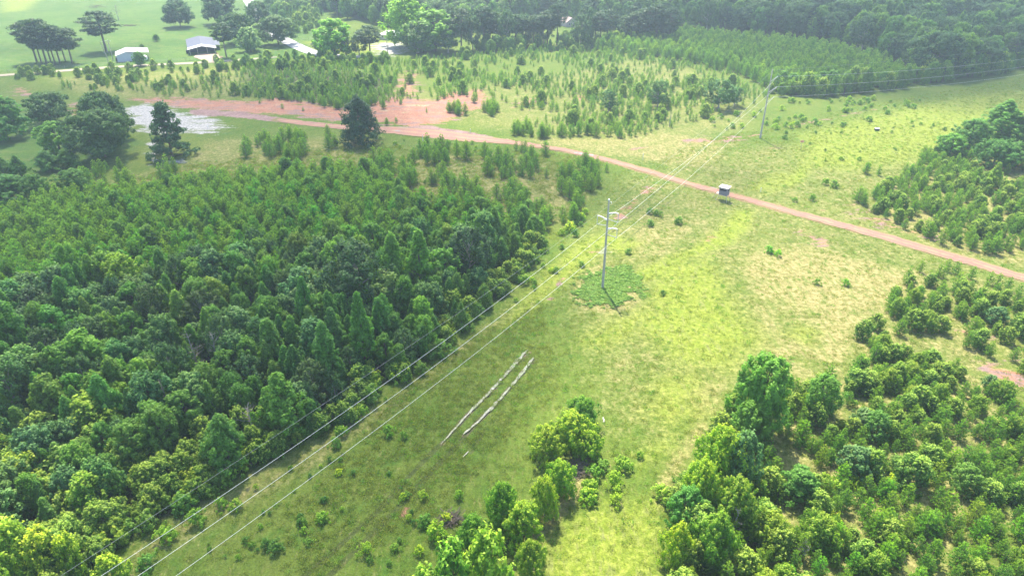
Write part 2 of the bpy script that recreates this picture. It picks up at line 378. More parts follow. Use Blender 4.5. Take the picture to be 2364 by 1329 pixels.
tree('oak', 552, 100, 32, 74, DG, 'dark broad tree behind the silvery tree beside the shed', 'solo', None, 'oak_tree', 'tree')
tree('oak', 600, 62, 4, 62, (.8, .9, 1.1), 'bluish green tree beside the far bend of the pale road', 'solo', None, 'oak_tree', 'tree')
tree('blue', 580, 118, 65, 50, (1.5, 1.35, 1.5), 'silvery grey green rounded tree between the dark pine and the spreading oak', 'solo', None, 'silvery_tree', 'tree')
tree('tall', 523, 132, 54, 46, DG, 'dark thin trunked pine right beside the grey roofed shed', 'solo', None, 'tall_pine', 'pine tree', 2)
tree('oak', 643, 103, 38, 80, MG, 'umbrella shaped tree with forked trunk beside the pale road', 'solo', None, 'oak_tree', 'tree')
tree('oval', 362, 95, 80, 14, DG, 'very small round tree alone on the pasture grass between barn and shed', 'solo', None, 'small_tree', 'tree')
tree('bush', 328, 113, 103, 15, (.5, .6, .6), 'dark round bush just behind the white barn', 'solo', None, 'bush', 'bush')
# trees of the left edge
tree('oval', 14, 318, 226, 104, (.75, .95, .8), 'large dense green tree cut by the left edge of the picture', 'solo', None, 'broadleaf_tree', 'tree', 1)
tree('oak', 120, 286, 216, 92, (1.1, 1.1, 1), 'wide dark tree behind the light green sapling near the bare ground', 'solo', None, 'oak_tree', 'tree')
tree('oak', 250, 325, 216, 108, MG, 'tall dark tree rising at the back of the big clump by the white sand', 'solo', None, 'oak_tree', 'tree')
tree('oak', 243, 362, 258, 128, (1.1, 1.1, 1), 'biggest dark round tree of the clump, left of the lone pine', 'solo', None, 'oak_tree', 'tree', 2)
tree('oval', 140, 352, 282, 76, LG, 'light green young tree in front of the wide dark tree', 'solo', None, 'broadleaf_tree', 'tree')
tree('fullpine', 398, 360, 236, 98, (1.3, 1.35, 1.1), 'lone layered pine standing on the white sandy ground', 'solo', None, 'pine_tree', 'pine tree', 0)
tree('fullpine', 834, 332, 222, 92, (.95, 1.05, 1), 'large dark pyramid shaped pine beside the red dirt track', 'solo', None, 'pine_tree', 'pine tree', 1)
for px, yb, yt, wp, lb in [(112, 392, 350, 62, 'dark low round tree under the light green sapling, left one'), (158, 388, 346, 56, 'dark low round tree under the light green sapling, right one'),
                           (10, 405, 362, 50, 'dark bush like tree at the left edge above the low pair of round trees'), (48, 405, 360, 40, 'small dark cone shaped tree beside the left edge'),
                           (30, 468, 408, 90, 'wide dark bushy tree at the left edge beside the grassy lane'), (92, 466, 404, 64, 'dark bushy tree next to the round tree of the grassy lane'),
                           (175, 448, 394, 66, 'single dark round tree at the bend of the grassy lane')]:
    tree('oval', px, yb, yt, wp, (.72, .86, .9), lb, 'solo', None, 'round_tree', 'tree')
# loose trees inside the young pine field
for px, yb, yt, wp, lb in [(1405, 258, 208, 42, 'loose pale green tree among young pines, left of the taller pair'), (1518, 246, 186, 50, 'loose pale green tree with thin trunks amid the young pines'),
                           (1658, 250, 184, 66, 'largest loose tree of the pine field, near the far power pole'), (1695, 244, 200, 40, 'smaller loose tree right against the largest one by the far pole')]:
    tree('loose', px, yb, yt, wp, (1.25, 1.35, 1), lb, 'solo', None, 'loose_tree', 'tree')
# big trees at the right edge
for px, yb, yt, wp, c, lb in [(2298, 335, 232, 118, (.9, 1.05, .9), 'tallest dense tree of the clump at the right edge'), (2350, 345, 262, 80, DG, 'dark tree cut by the right edge beside the tallest one'),
                              (2235, 345, 276, 74, MG, 'rounded tree on the left shoulder of the clump at the right edge'), (2190, 362, 310, 60, LG, 'light green lowest tree at the left foot of the clump at the right edge'),
                              (2290, 385, 325, 80, DG, 'dark tree at the foot of the tallest one at the right edge'), (2345, 385, 330, 70, DG, 'dark lower tree cut by the right edge, beneath the tallest clump')]:
    tree('cone' if yt < 240 else 'oval', px, yb, yt, wp, c, lb, 'solo', None, 'broadleaf_tree', 'tree')
tree('cone', 2288, 435, 374, 36, YG, 'thin light green tree alone in the grass gap on the right', 'solo', None, 'small_tree', 'tree')
# the edge of the right thicket
tree('oval', 1744, 992, 826, 116, (1.0, 1.1, .85), 'big dark glossy round tree at the top corner of the right thicket', 'solo', None, 'broadleaf_tree', 'tree', 0)
tree('oval', 1726, 1020, 930, 80, (.95, 1.05, .9), 'dark tree in front of the big glossy round tree', 'solo', None, 'broadleaf_tree', 'tree', 2)
tree('oval', 1888, 960, 870, 74, (.9, 1.0, .85), 'dark tree with light tips just right of the big glossy one', 'solo', None, 'broadleaf_tree', 'tree')
tree('blue', 1700, 1130, 1005, 80, BG, 'blue green cone shaped tree against the yellow willow clump', 'solo', None, 'bluish_tree', 'tree')
tree('oval', 1578, 1215, 1128, 84, (.8, 1, .95), 'dark green drooping tree on the left edge of the right thicket', 'solo', None, 'broadleaf_tree', 'tree')
W = 'willow like shrub'
for px, yb, yt, wp, c, lb in [
    (1345, 990, 922, 72, (.62, .85, .7), 'dark green tree behind the yellow green willow clump in the meadow'),
    (1318, 1035, 955, 90, (1.25, 1.2, .9), 'tallest yellow green willow of the clump in the meadow'), (1262, 1052, 988, 74, (1.1, 1.1, .9), 'green willow at the left side of the meadow clump'),
    (1360, 1052, 998, 56, LG, 'small round willow just right of the meadow clump'), (1292, 1140, 1066, 68, LG, 'round yellow green shrub below the meadow clump, beside dead grass'),
    (1257, 1192, 1104, 58, (1.3, 1.2, .9), 'upright yellow green shrub below the round one'), (1205, 1245, 1165, 88, (1.15, 1.15, .9), 'wide shrub left of the dead grass strip'),
    (1160, 1215, 1118, 72, (.75, 1, .8), 'dark green shrub behind the wide shrub left of the dead grass'), (1095, 1262, 1195, 70, (.6, .9, .7), 'grey green shrub above the big bushes at the bottom edge'),
    (1225, 1335, 1252, 68, MG, 'shrub at the bottom edge beside the sunny strip of grass'),
    (1655, 1120, 990, 104, LG, 'yellow green willow at the upper left of the right thicket'), (1612, 1180, 1070, 84, LG, 'yellow green willow against the sunny grass strip, middle of the edge'),
    (1690, 1210, 1110, 90, MG, 'yellow green willow behind the drooping dark tree'), (1556, 1300, 1212, 66, YG, 'bright yellow flowering shrub at the lower left edge of the right thicket'),
    (1640, 1290, 1190, 90, (.9, 1, .9), 'green willow right of the bright yellow shrub')]:
    tree('willow', px, yb, yt, wp, c, lb, 'solo', None, 'willow_shrub', 'shrub')
for px, yb, yt, wp, c, lb in [(1130, 1420, 1232, 112, (1.05, 1.15, .9), 'large light tipped bushy tree at the bottom edge, right one of three'), (1050, 1440, 1258, 104, (.95, 1.1, .9), 'large light tipped bushy tree at the bottom edge, middle of three'),
                              (990, 1450, 1316, 88, (1, 1.1, .9), 'lowest light tipped bushy tree at the bottom edge, left one of three')]:
    tree('thicket', px, yb, yt, wp, c, lb, 'solo', None, 'bushy_tree', 'tree')
# landmark trees of the left wood
for px, yb, yt, wp, tm, c, lb in [
    (830, 735, 560, 130, 'loose', (.75, .8, .85), 'big dark greyish tree with thin foliage in the middle of the left wood'), (1085, 655, 528, 92, 'loose', (.55, .65, .75), 'dark grey green pine like tree at the right end of the left wood'),
    (915, 690, 538, 74, 'cone', LG, 'light green narrow tree in front of the dark pines'), (975, 690, 528, 78, 'cone', LG, 'light green narrow tree right of its twin near the wood edge'),
    (1030, 672, 575, 76, 'oval', LG, 'light green rounded tree at the wood edge under the dark greyish one'), (765, 905, 745, 70, 'cone', BG, 'blue green cone shaped tree standing at the wood edge near the wires'),
    (845, 850, 672, 66, 'cone', (.8, 1, .85), 'tall narrow cone shaped tree, the highest along the wood edge'), (885, 810, 690, 60, 'cone', (.75, .95, .85), 'dark narrow cone shaped tree right of the highest one'),
    (722, 800, 640, 58, 'cone', (.75, .95, .85), 'dark narrow tree with pointed top behind the wood edge'), (640, 870, 740, 76, 'cone', MG, 'green cone shaped tree with bright tips in the left wood'),
    (665, 1000, 865, 110, 'oval', (1.1, 1.1, .9), 'wide rounded light green tree at the wood edge by the wires'), (535, 1085, 960, 104, 'oval', MG, 'rounded bright tree at the lower wood edge by the wires'),
    (355, 960, 832, 84, 'cone', YG, 'leaning light green tree with pale bare trunk in the left wood'), (225, 905, 770, 100, 'oval', LG, 'broad light green tree in the deep of the left wood'),
    (30, 960, 815, 80, 'cone', (1.3, 1.2, .9), 'light green tree at the left edge of the picture in the wood'), (45, 870, 700, 110, 'oval', (.95, 1, .9), 'large tree at the left edge of the picture, above the light one'),
    (300, 700, 590, 90, 'oval', YG, 'yellow green tree where the pines meet the broadleaf wood'), (100, 770, 668, 100, 'loose', (.8, .8, .85), 'dull grey green thin tree near the left edge'),
    (370, 790, 665, 70, 'loose', BR, 'brownish thin tree with visible trunk in the wood'), (530, 860, 730, 64, 'loose', (1, 1, 1), 'thin tree with bare grey twigs on its top'),
    (440, 1000, 905, 80, 'oval', MG, 'rounded tree right of the pale leaning trunk'), (785, 700, 610, 60, 'loose', BR, 'small brownish tree beside the big dark greyish tree')]:
    tree(tm, px, yb, yt, wp, c, lb, 'solo', None, 'broadleaf_tree', 'tree')
SOLO = [(i['x'], i['y'], i['sx'] * i['t']['W'] * .36) for i in items]
def free(x, y, f=1.0): return all((x - a) ** 2 + (y - b) ** 2 > (r * f) ** 2 for a, b, r in SOLO)

# ---- the left wood and plantation
def where(x, y):
    px, py = to_px(x, y)
    return px, py
wood = poly((-160, 520), (0, 512), (120, 480), (290, 458), (420, 440), (560, 422), (700, 412), (850, 408), (880, 425), (930, 455), (1010, 492), (1120, 500), (1230, 515), (1262, 560), (1235, 605),
            (1160, 690), (1050, 782), (990, 850), (880, 905), (820, 975), (700, 1020), (600, 1072), (500, 1130), (400, 1190), (300, 1245), (190, 1345), (60, 1480), (-300, 1480), (-500, 900))
def zwood(px, py):
    if py < 560: r = 'near the grassy lane' if py < 480 else 'in the far rows'
    elif py < 760: r = 'in the middle of the wood'
    elif py < 1000: r = 'in the deep shade of the wood'
    else: r = 'in the lower part of the wood'
    c = 'left' if px < 350 else 'centre' if px < 700 else 'right'
    return r, c
DEC = [MG, MG, MG, DG, (.9, 1.05, .85), (.9, 1.05, .85), (1.12, 1.1, .85), (1.12, 1.1, .85), (1.05, .95, .8), BG, LG]
COLN = {LG: 'light green', MG: 'green', DG: 'dark green', (.9, 1.05, .85): 'fresh green', (1.12, 1.1, .85): 'mid green', (1.2, 1.1, .85): 'warm green', (1.05, .95, .8): 'olive green', BG: 'blue green', YG: 'yellow green'}
edgeline = poly((1262, 560), (1235, 605), (1160, 690), (1050, 782), (990, 850), (880, 905), (820, 975), (700, 1020), (600, 1072), (500, 1130), (400, 1190), (300, 1245), (190, 1345), (60, 1480))
def f_wood_pine(x, y):
    if not inframe(x, y): return
    px, py = to_px(x, y)
    line = 712 - .13 * px + 40 * wav(x, y, 14, 3)
    if py > line + 25 or (py > line - 30 and rnd.random() < .5): return
    if not free(x, y): return
    if rnd.random() < .06: return
    r, c = zwood(px, py)
    h = rnd.uniform(4.0, 5.6) * (1 + .08 * wav(x, y, 20, 5))
    v = rnd.random()
    c_ = tuple(a * rnd.uniform(.8, 1.12) for a in (.70, .90, .86))
    put('pine', 'ypine', x, y, h, None, c_, 'young pine of the dense plantation %s, %s side' % (r, c), world=True)
scatter(wood, 2.25, f_wood_pine)
def f_wood_tree(x, y):
    if not inframe(x, y): return
    px, py = to_px(x, y)
    line = 712 - .13 * px + 40 * wav(x, y, 14, 3)
    d = float(segdist(edgeline, np.array([x]), np.array([y]), False)[0])
    if py < line:
        if rnd.random() > (.07 if px < 900 else .26): return
        h = rnd.uniform(4.5, 6.5); tm = 'oval'; 
    else:
        h = rnd.uniform(5.4, 9.4) * (1 + .2 * wav(x, y, 18, 7))
        if py > 1000: h *= .78
        tm = rnd.choice(['cone', 'oval', 'oval', 'cone', 'blue', 'loose'] if py < 1000 else ['oval', 'cone', 'oval', 'thicket', 'blue'])
        if tm == 'loose' and rnd.random() < .4: tm = 'oval'
    if d < 9: h *= .45 + .06 * d
    if d < 4 and rnd.random() < .35: return
    if h < 4.2: tm = 'thicket'
    if not free(x, y): return
    if wav(x, y, 9, 11) < -.62 and d > 4: return
    c_ = rnd.choice(DEC); r, c = zwood(px, py)
    zt = {'cone': 'pointed', 'oval': 'rounded', 'thicket': 'low bushy', 'blue': 'blue grey', 'loose': 'thin crowned'}[tm]
    w_ = {'cone': .40, 'oval': .50, 'thicket': .8, 'blue': .6, 'loose': .55}[tm] * h * rnd.uniform(.88, 1.2)
    cj = tuple(a * rnd.uniform(.9, 1.1) for a in c_)
    put('tree', tm, x, y, h, w_, cj, ('%s %s tree %s, %s side' % (COLN[c_], zt, r, c)) if d > 5 else '%s %s tree on the edge of the left wood %s' % (COLN[c_], zt, 'by the wires' if py > 850 else 'near the pole'), world=True)
scatter(wood, 2.75, f_wood_tree)
# low growth on the rim of the wood
def f_rim(x, y):
    px, py = to_px(x, y); d = float(segdist(edgeline, np.array([x]), np.array([y]), False)[0])
    if d > 3.4 or not inframe(x, y) or rnd.random() < .3: return
    put('bush', 'bush', x, y, rnd.uniform(1.0, 2.4), None, (rnd.uniform(.75, 1.2),) * 3, 'leafy bush along the rim of the left wood', world=True)
scatter(wood, 1.7, f_rim)
# understorey inside the wood
def f_under(x, y):
    px, py = to_px(x, y)
    if py < 600 or not inframe(x, y): return
    put('bush', 'thicket', x, y, rnd.uniform(1.6, 3.2), None, (.75, .8, .75), 'low undergrowth', world=True, name='under')
scatter(wood, 3.0, f_under)

# ---- sparse pines between plantation and track
mid = poly((560, 330), (700, 318), (760, 318), (780, 340), (700, 378), (560, 372))
mid2 = poly((840, 400), (850, 352), (960, 345), (1080, 335), (1190, 345), (1320, 365), (1400, 400), (1345, 470), (1310, 560), (1240, 540), (1180, 500), (1020, 490), (920, 450))
def f_mid(x, y, sp='between the plantation and the track'):
    px, py = to_px(x, y)
    if wav(x, y, 10, 2) < -.12 or not free(x, y): return
    h = rnd.uniform(2.0, 5.0); c_ = tuple(a * rnd.uniform(.85, 1.15) for a in (.95, 1.02, .95))
    put('pine', 'ypine' if h > 3 else 'spine', x, y, h, None, c_, ('tall' if h > 4 else 'middling' if h > 2.8 else 'small') + ' young pine %s, %s' % (sp, 'left part' if px < 950 else 'middle part' if px < 1180 else 'right part'), world=True)
scatter(mid, 2.7, lambda x, y: f_mid(x, y, 'in the patch left of the pyramid shaped pine')); scatter(mid2, 2.7, f_mid)
lane = poly((170, 400), (290, 385), (420, 400), (380, 425), (250, 435), (190, 440))
scatter(lane, 3.0, lambda x, y: f_mid(x, y, 'on the grassy lane below the big dark clump'))
# ---- the young pine field beyond the track
field = poly((60, 205), (300, 180), (500, 165), (620, 150), (800, 142), (1000, 135), (1200, 118), (1330, 108), (1450, 128), (1580, 145), (1720, 180), (1790, 218), (1740, 245), (1650, 262), (1560, 300), (1430, 322), (1320, 320), (1180, 312),
             (1200, 285), (1340, 262), (1210, 255), (1120, 218), (1000, 232), (880, 240), (800, 250), (660, 232), (520, 228), (380, 222), (200, 215))
patches = [(poly((570, 150), (760, 145), (880, 200), (880, 248), (760, 250), (580, 225)), .85), (poly((850, 185), (1130, 180), (1100, 225), (900, 238)), .9),
           (poly((1120, 185), (1700, 190), (1760, 225), (1640, 245), (1440, 262), (1230, 250)), .92), (poly((1180, 290), (1300, 270), (1520, 258), (1560, 285), (1440, 330), (1330, 318), (1190, 312)), .85),
           (poly((1030, 232), (1090, 236), (1090, 266), (1035, 262)), 1.0), (poly((1112, 236), (1160, 236), (1160, 266), (1112, 266)), 1.0), (poly((1400, 100), (1700, 130), (1760, 190), (1500, 160), (1350, 130)), .75)]
bare = [poly((880, 245), (1030, 235), (1120, 212), (1180, 250), (1030, 300), (880, 290)), poly((1090, 150), (1290, 145), (1340, 170), (1130, 172)), poly((930, 170), (1010, 180), (990, 225), (900, 215))]
def f_field(x, y):
    px, py = to_px(x, y)
    if not inframe(x, y): return
    p = .26 if px < 560 else .5
    for P, q in patches:
        if inside(P, np.array([x]), np.array([y]))[0]: p = max(p, q)
    for P in bare:
        if p < 1 and inside(P, np.array([x]), np.array([y]))[0]: p = min(p, .07)
    if rnd.random() > p * (1.0 + .75 * wav(x, y, 16, 9)) or not free(x, y): return
    big = 1.3 if p >= 1 or (650 < px < 880 and py > 215) else 1.05 if px < 900 else .95
    h = rnd.uniform(1.3, 2.7) * big * (1 + .15 * wav(x, y, 22, 1))
    if rnd.random() < .06:
        put('tree', 'thicket', x, y, rnd.uniform(2.4, 4.6), None, rnd.choice(DEC), 'small broadleaf tree among the young pines beyond the track', world=True); return
    c_ = tuple(a * rnd.uniform(.9, 1.2) for a in ((.85, 1.0, .9) if px < 850 else (1.35, 1.3, .9)))
    put('pine', 'spine' if h < 3.2 else 'ypine', x, y, h, None, c_, 'young pine of the open field beyond the track', world=True)
scatter(field, 2.3, f_field)
# ---- dense stand at the upper right
stand = poly((1330, 108), (1420, 92), (1560, 78), (1700, 90), (1900, 112), (2040, 150), (2120, 192), (2000, 212), (1880, 222), (1800, 218), (1720, 178), (1580, 142), (1450, 126))
def f_stand(x, y):
    px, py = to_px(x, y)
    if rnd.random() < .08: return
    c_ = tuple(a * rnd.uniform(.85, 1.15) for a in (.95, 1.05, 1.0))
    put('pine', 'ypine', x, y, rnd.uniform(3.6, 6.0), None, c_, 'young pine of the dense stand at the upper right', world=True)
scatter(stand, 3.0, f_stand)
strip = poly((1800, 222), (1900, 226), (2010, 214), (2120, 200), (2200, 186), (2300, 172), (2364, 158), (2450, 150), (2450, 135), (2200, 165), (2020, 200), (1800, 205))
scatter(strip, 3.6, lambda x, y: put('tree', rnd.choice(['oval', 'thicket', 'cone']), x, y, rnd.uniform(4, 8), None, rnd.choice(DEC), 'leafy tree on the edge of the upper right woods beside the power line', world=True))
# ---- right middle patch
rmid = poly((1985, 470), (2030, 505), (2100, 535), (2200, 575), (2364, 600), (2470, 610), (2470, 400), (2400, 375), (2250, 360), (2180, 330), (2140, 350), (2090, 400), (2020, 450))
gaps_ = [poly((2250, 370), (2364, 385), (2400, 430), (2300, 425), (2190, 380)), poly((2110, 490), (2160, 500), (2150, 530), (2100, 525))]
def f_rmid(x, y):
    px, py = to_px(x, y)
    if not inframe(x, y) or not free(x, y): return
    for P in gaps_:
        if inside(P, np.array([x]), np.array([y]))[0] and rnd.random() < .9: return
    q = .5 + .5 * sstep(2080, 2250, px)
    if rnd.random() < .12: return
    if rnd.random() < .38 * q:
        c_ = rnd.choice([LG, YG, MG, (1.2, 1.1, .85)])
        put('tree', 'thicket', x, y, rnd.uniform(1.8, 3.6), None, c_, '%s bushy tree in the plantation right of the track' % COLN[c_], world=True)
    else:
        h = rnd.uniform(2.2, 3.8); c_ = tuple(a * rnd.uniform(.9, 1.15) for a in (1.3, 1.3, .9))
        put('pine', 'ypine', x, y, h, None, c_, ('tall' if h > 3.8 else 'short') + ' young pine in the plantation right of the track, %s part' % ('near the track' if py > 480 else 'upper'), world=True)
scatter(rmid, 2.55, f_rmid)
for px, py, h in [(1998, 400, 3.0), (2028, 404, 2.6), (1980, 465, 3.6), (2093, 650, 2.6), (2123, 627, 2.5), (2165, 638, 2.7), (2185, 625, 2.5), (2143, 660, 1.9), (2205, 632, 2.6), (2241, 643, 2.5), (2176, 640, 2.2), (2282, 655, 2.5), (2300, 662, 2.7), (2325, 668, 2.5), (2350, 680, 2.3),
                  (1380, 430, 3.8), (1400, 395, 2.4), (1357, 385, 2.5), (1335, 384, 2.8), (1325, 420, 2.4), (1300, 515, 2.0), (1346, 470, 1.8), (1885, 283, 1.2), (985, 260, 1.6), (1905, 372, 1.0)]:
    put('pine', 'ypine' if h > 2.8 else 'spine', px, py, h, None, (1.05, 1.15, .95), 'separate young pine standing in the open grass near the track')
# ---- the right thicket
thick = poly((1545, 1345), (1590, 1250), (1560, 1180), (1620, 1090), (1650, 1010), (1700, 930), (1760, 880), (1850, 905), (1930, 880), (1990, 855), (2010, 820), (1985, 780), (2030, 730), (2055, 680), (2090, 655), (2200, 660), (2364, 690), (2480, 720), (2560, 1000), (2650, 1420), (2300, 1560), (1560, 1560))
tgap = [poly((2060, 790), (2150, 760), (2364, 870), (2400, 960), (2330, 920), (2200, 850), (2100, 840)), poly((1780, 1010), (1880, 1060), (1900, 1090), (1850, 1130), (1790, 1080)), poly((1960, 1010), (2000, 1010), (2040, 1060), (2010, 1070)),
        poly((2170, 1130), (2220, 1150), (2230, 1210), (2190, 1215)), poly((1880, 960), (1990, 930), (1995, 960), (1900, 1000)), poly((2260, 780), (2364, 800), (2364, 830), (2280, 815)), poly((1790, 1120), (1830, 1140), (1850, 1230), (1810, 1240))]
edge2 = poly((1545, 1345), (1590, 1250), (1560, 1180), (1620, 1090), (1650, 1010), (1700, 930))
def f_thick(x, y):
    px, py = to_px(x, y)
    if not inframe(x, y) or not free(x, y): return
    for P in tgap:
        if inside(P, np.array([x]), np.array([y]))[0] and rnd.random() < .93: return
    if rnd.random() < (.42 if py < 860 else .08) + .25 * (wav(x, y, 5, 17) < -.3): return
    pr = (.5 if py < 960 else .76) + .22 * wav(x, y, 8, 13); row = 'beside the bare ground' if py < 900 else 'in the middle rows' if py < 1100 else 'in the lowest rows'
    c0 = 'left part' if px < 1850 else 'centre part' if px < 2120 else 'right part'
    d = float(segdist(edge2, np.array([x]), np.array([y]), False)[0])
    if rnd.random() < pr and d > 2.5:
        h = rnd.uniform(2.0, 3.5); c_ = tuple(a * rnd.uniform(.9, 1.2) for a in (1.15, 1.15, .9))
        put('pine', 'ypine', x, y, h, None, c_, ('tall ' if h > 3.5 else 'low ') + 'young pine of the right thicket %s, %s' % (row, c0), world=True)
    else:
        h = rnd.uniform(1.8, 3.9) * (1.15 if py > 1000 else .9); c_ = rnd.choice([LG, LG, YG, (1.2, 1.1, .85), (1.2, 1.1, .85), BG])
        tm = rnd.choice(['thicket', 'thicket', 'thicket', 'blue' if c_ == BG else 'willow', 'oval' if h > 3.6 else 'thicket'])
        put('tree', tm, x, y, h, h * rnd.uniform(.72, .95), c_, ('%s %s of the right thicket %s, %s' % (COLN[c_], 'willow' if tm == 'willow' else 'light tipped tree' if h > 3.3 else 'light tipped bush', row, c0)), world=True)
scatter(thick, 1.9, f_thick)
# ---- tree line in front of the far woods
def fore(rows, zone):
    for px, yb, yt, wp, tm, c in rows:
        tree(tm, px, yb, yt, wp, c, None, 'far', zone=zone)
fore([(775, 132, 44, 78, 'oval', (1.6, 1.5, 1)), (752, 128, 66, 44, 'oval', LG), (855, 130, 60, 54, 'tall', MG), (830, 128, 80, 40, 'loose', MG), (738, 126, 92, 34, 'tall', DG), (800, 130, 84, 44, 'loose', DG)], 'tree between the pale road and the far white house')
fore([(940, 108, -5, 100, 'oval', (1.5, 1.45, 1)), (1005, 118, 24, 104, 'oval', LG), (965, 122, 50, 70, 'loose', LG), (1065, 118, 20, 56, 'tall', MG), (1035, 122, 56, 60, 'loose', MG), (1092, 116, 40, 44, 'loose', MG), (975, 122, 74, 60, 'oval', DG)], 'big tree right of the far white house')
rows = []
for k in range(34):
    px = 1110 + k * 13.2 + rnd.uniform(-6, 6)
    if abs(px - 1308) < 16 or abs(px - 1425) < 14: continue
    rows.append((px, 112 - (px - 1110) * .02 + rnd.uniform(-10, 3), rnd.uniform(8, 42), rnd.uniform(34, 50), 'tall' if rnd.random() < .8 else 'loose', rnd.choice([MG, DG, LG, MG])))
fore(rows, 'tall pine of the long row before the far woods')
def woods(P, sp, hmin, hmax, tms, cols=(DG, MG, DG, BG, (.9, 1.05, .85), LG)):
    def f(x, y):
        a, b = to_px(x, y)
        if not (-80 < a < 2444): return
        if b < 98 and wav(x, y, 26, 6) < -.85: return
        h = rnd.uniform(hmin, hmax)
        put('woods', rnd.choice(tms), x, y, h, None, rnd.choice(cols), 'woods', world=True)
    scatter(P, sp, f)
woods(poly((750, 30), (860, 60), (930, 66), (960, 84), (1110, 84), (1120, 60), (1300, 40), (1500, 88), (1570, 66), (1800, 82), (1960, 105), (2060, 145), (2130, 186), (2200, 182), (2330, 160), (2500, 140), (2500, -50), (1500, -56), (1100, -56), (720, -56)),
      7.5, 9, 16, ['oval', 'tall', 'loose', 'cone', 'oak', 'oval'])
woods(poly((600, -10), (740, -10), (745, 35), (690, 60), (640, 48)), 5.5, 3, 7, ['oval', 'thicket', 'cone'])
woods(poly((640, 62), (735, 40), (740, 70), (690, 80)), 6.5, 2, 4, ['thicket'])
# bushes along the gravel road
for k in range(46):
    px = rnd.uniform(40, 560); py = 178 - (px - 30) * .045 + rnd.uniform(-7, 9)
    put('tree', 'thicket', px, py, rnd.uniform(1.6, 3.8), None, rnd.choice([MG, DG, (.9, 1.05, .85)]), 'bush along the gravel road at the pasture')
for k in range(70):
    px = rnd.uniform(500, 900); py = 150 - (px - 560) * .03 + rnd.uniform(-12, 14)
    put('tree', rnd.choice(['thicket', 'oval']), px, py, rnd.uniform(2.0, 4.5), None, rnd.choice([MG, DG, (.9, 1.05, .85)]), 'bushy tree along the near side of the pale road')
for k in range(26):
    px = rnd.uniform(200, 430); py = 195 + rnd.uniform(-12, 14)
    put('tree', 'thicket', px, py, rnd.uniform(1.6, 3.2), None, rnd.choice([MG, LG, (.9, 1.05, .85)]), 'low bush in the rough grass below the gravel road')
put('tree', 'oval', 325, 152, 5.5, 5, DG, 'x', 'dark young tree just in front of the white barn', None)
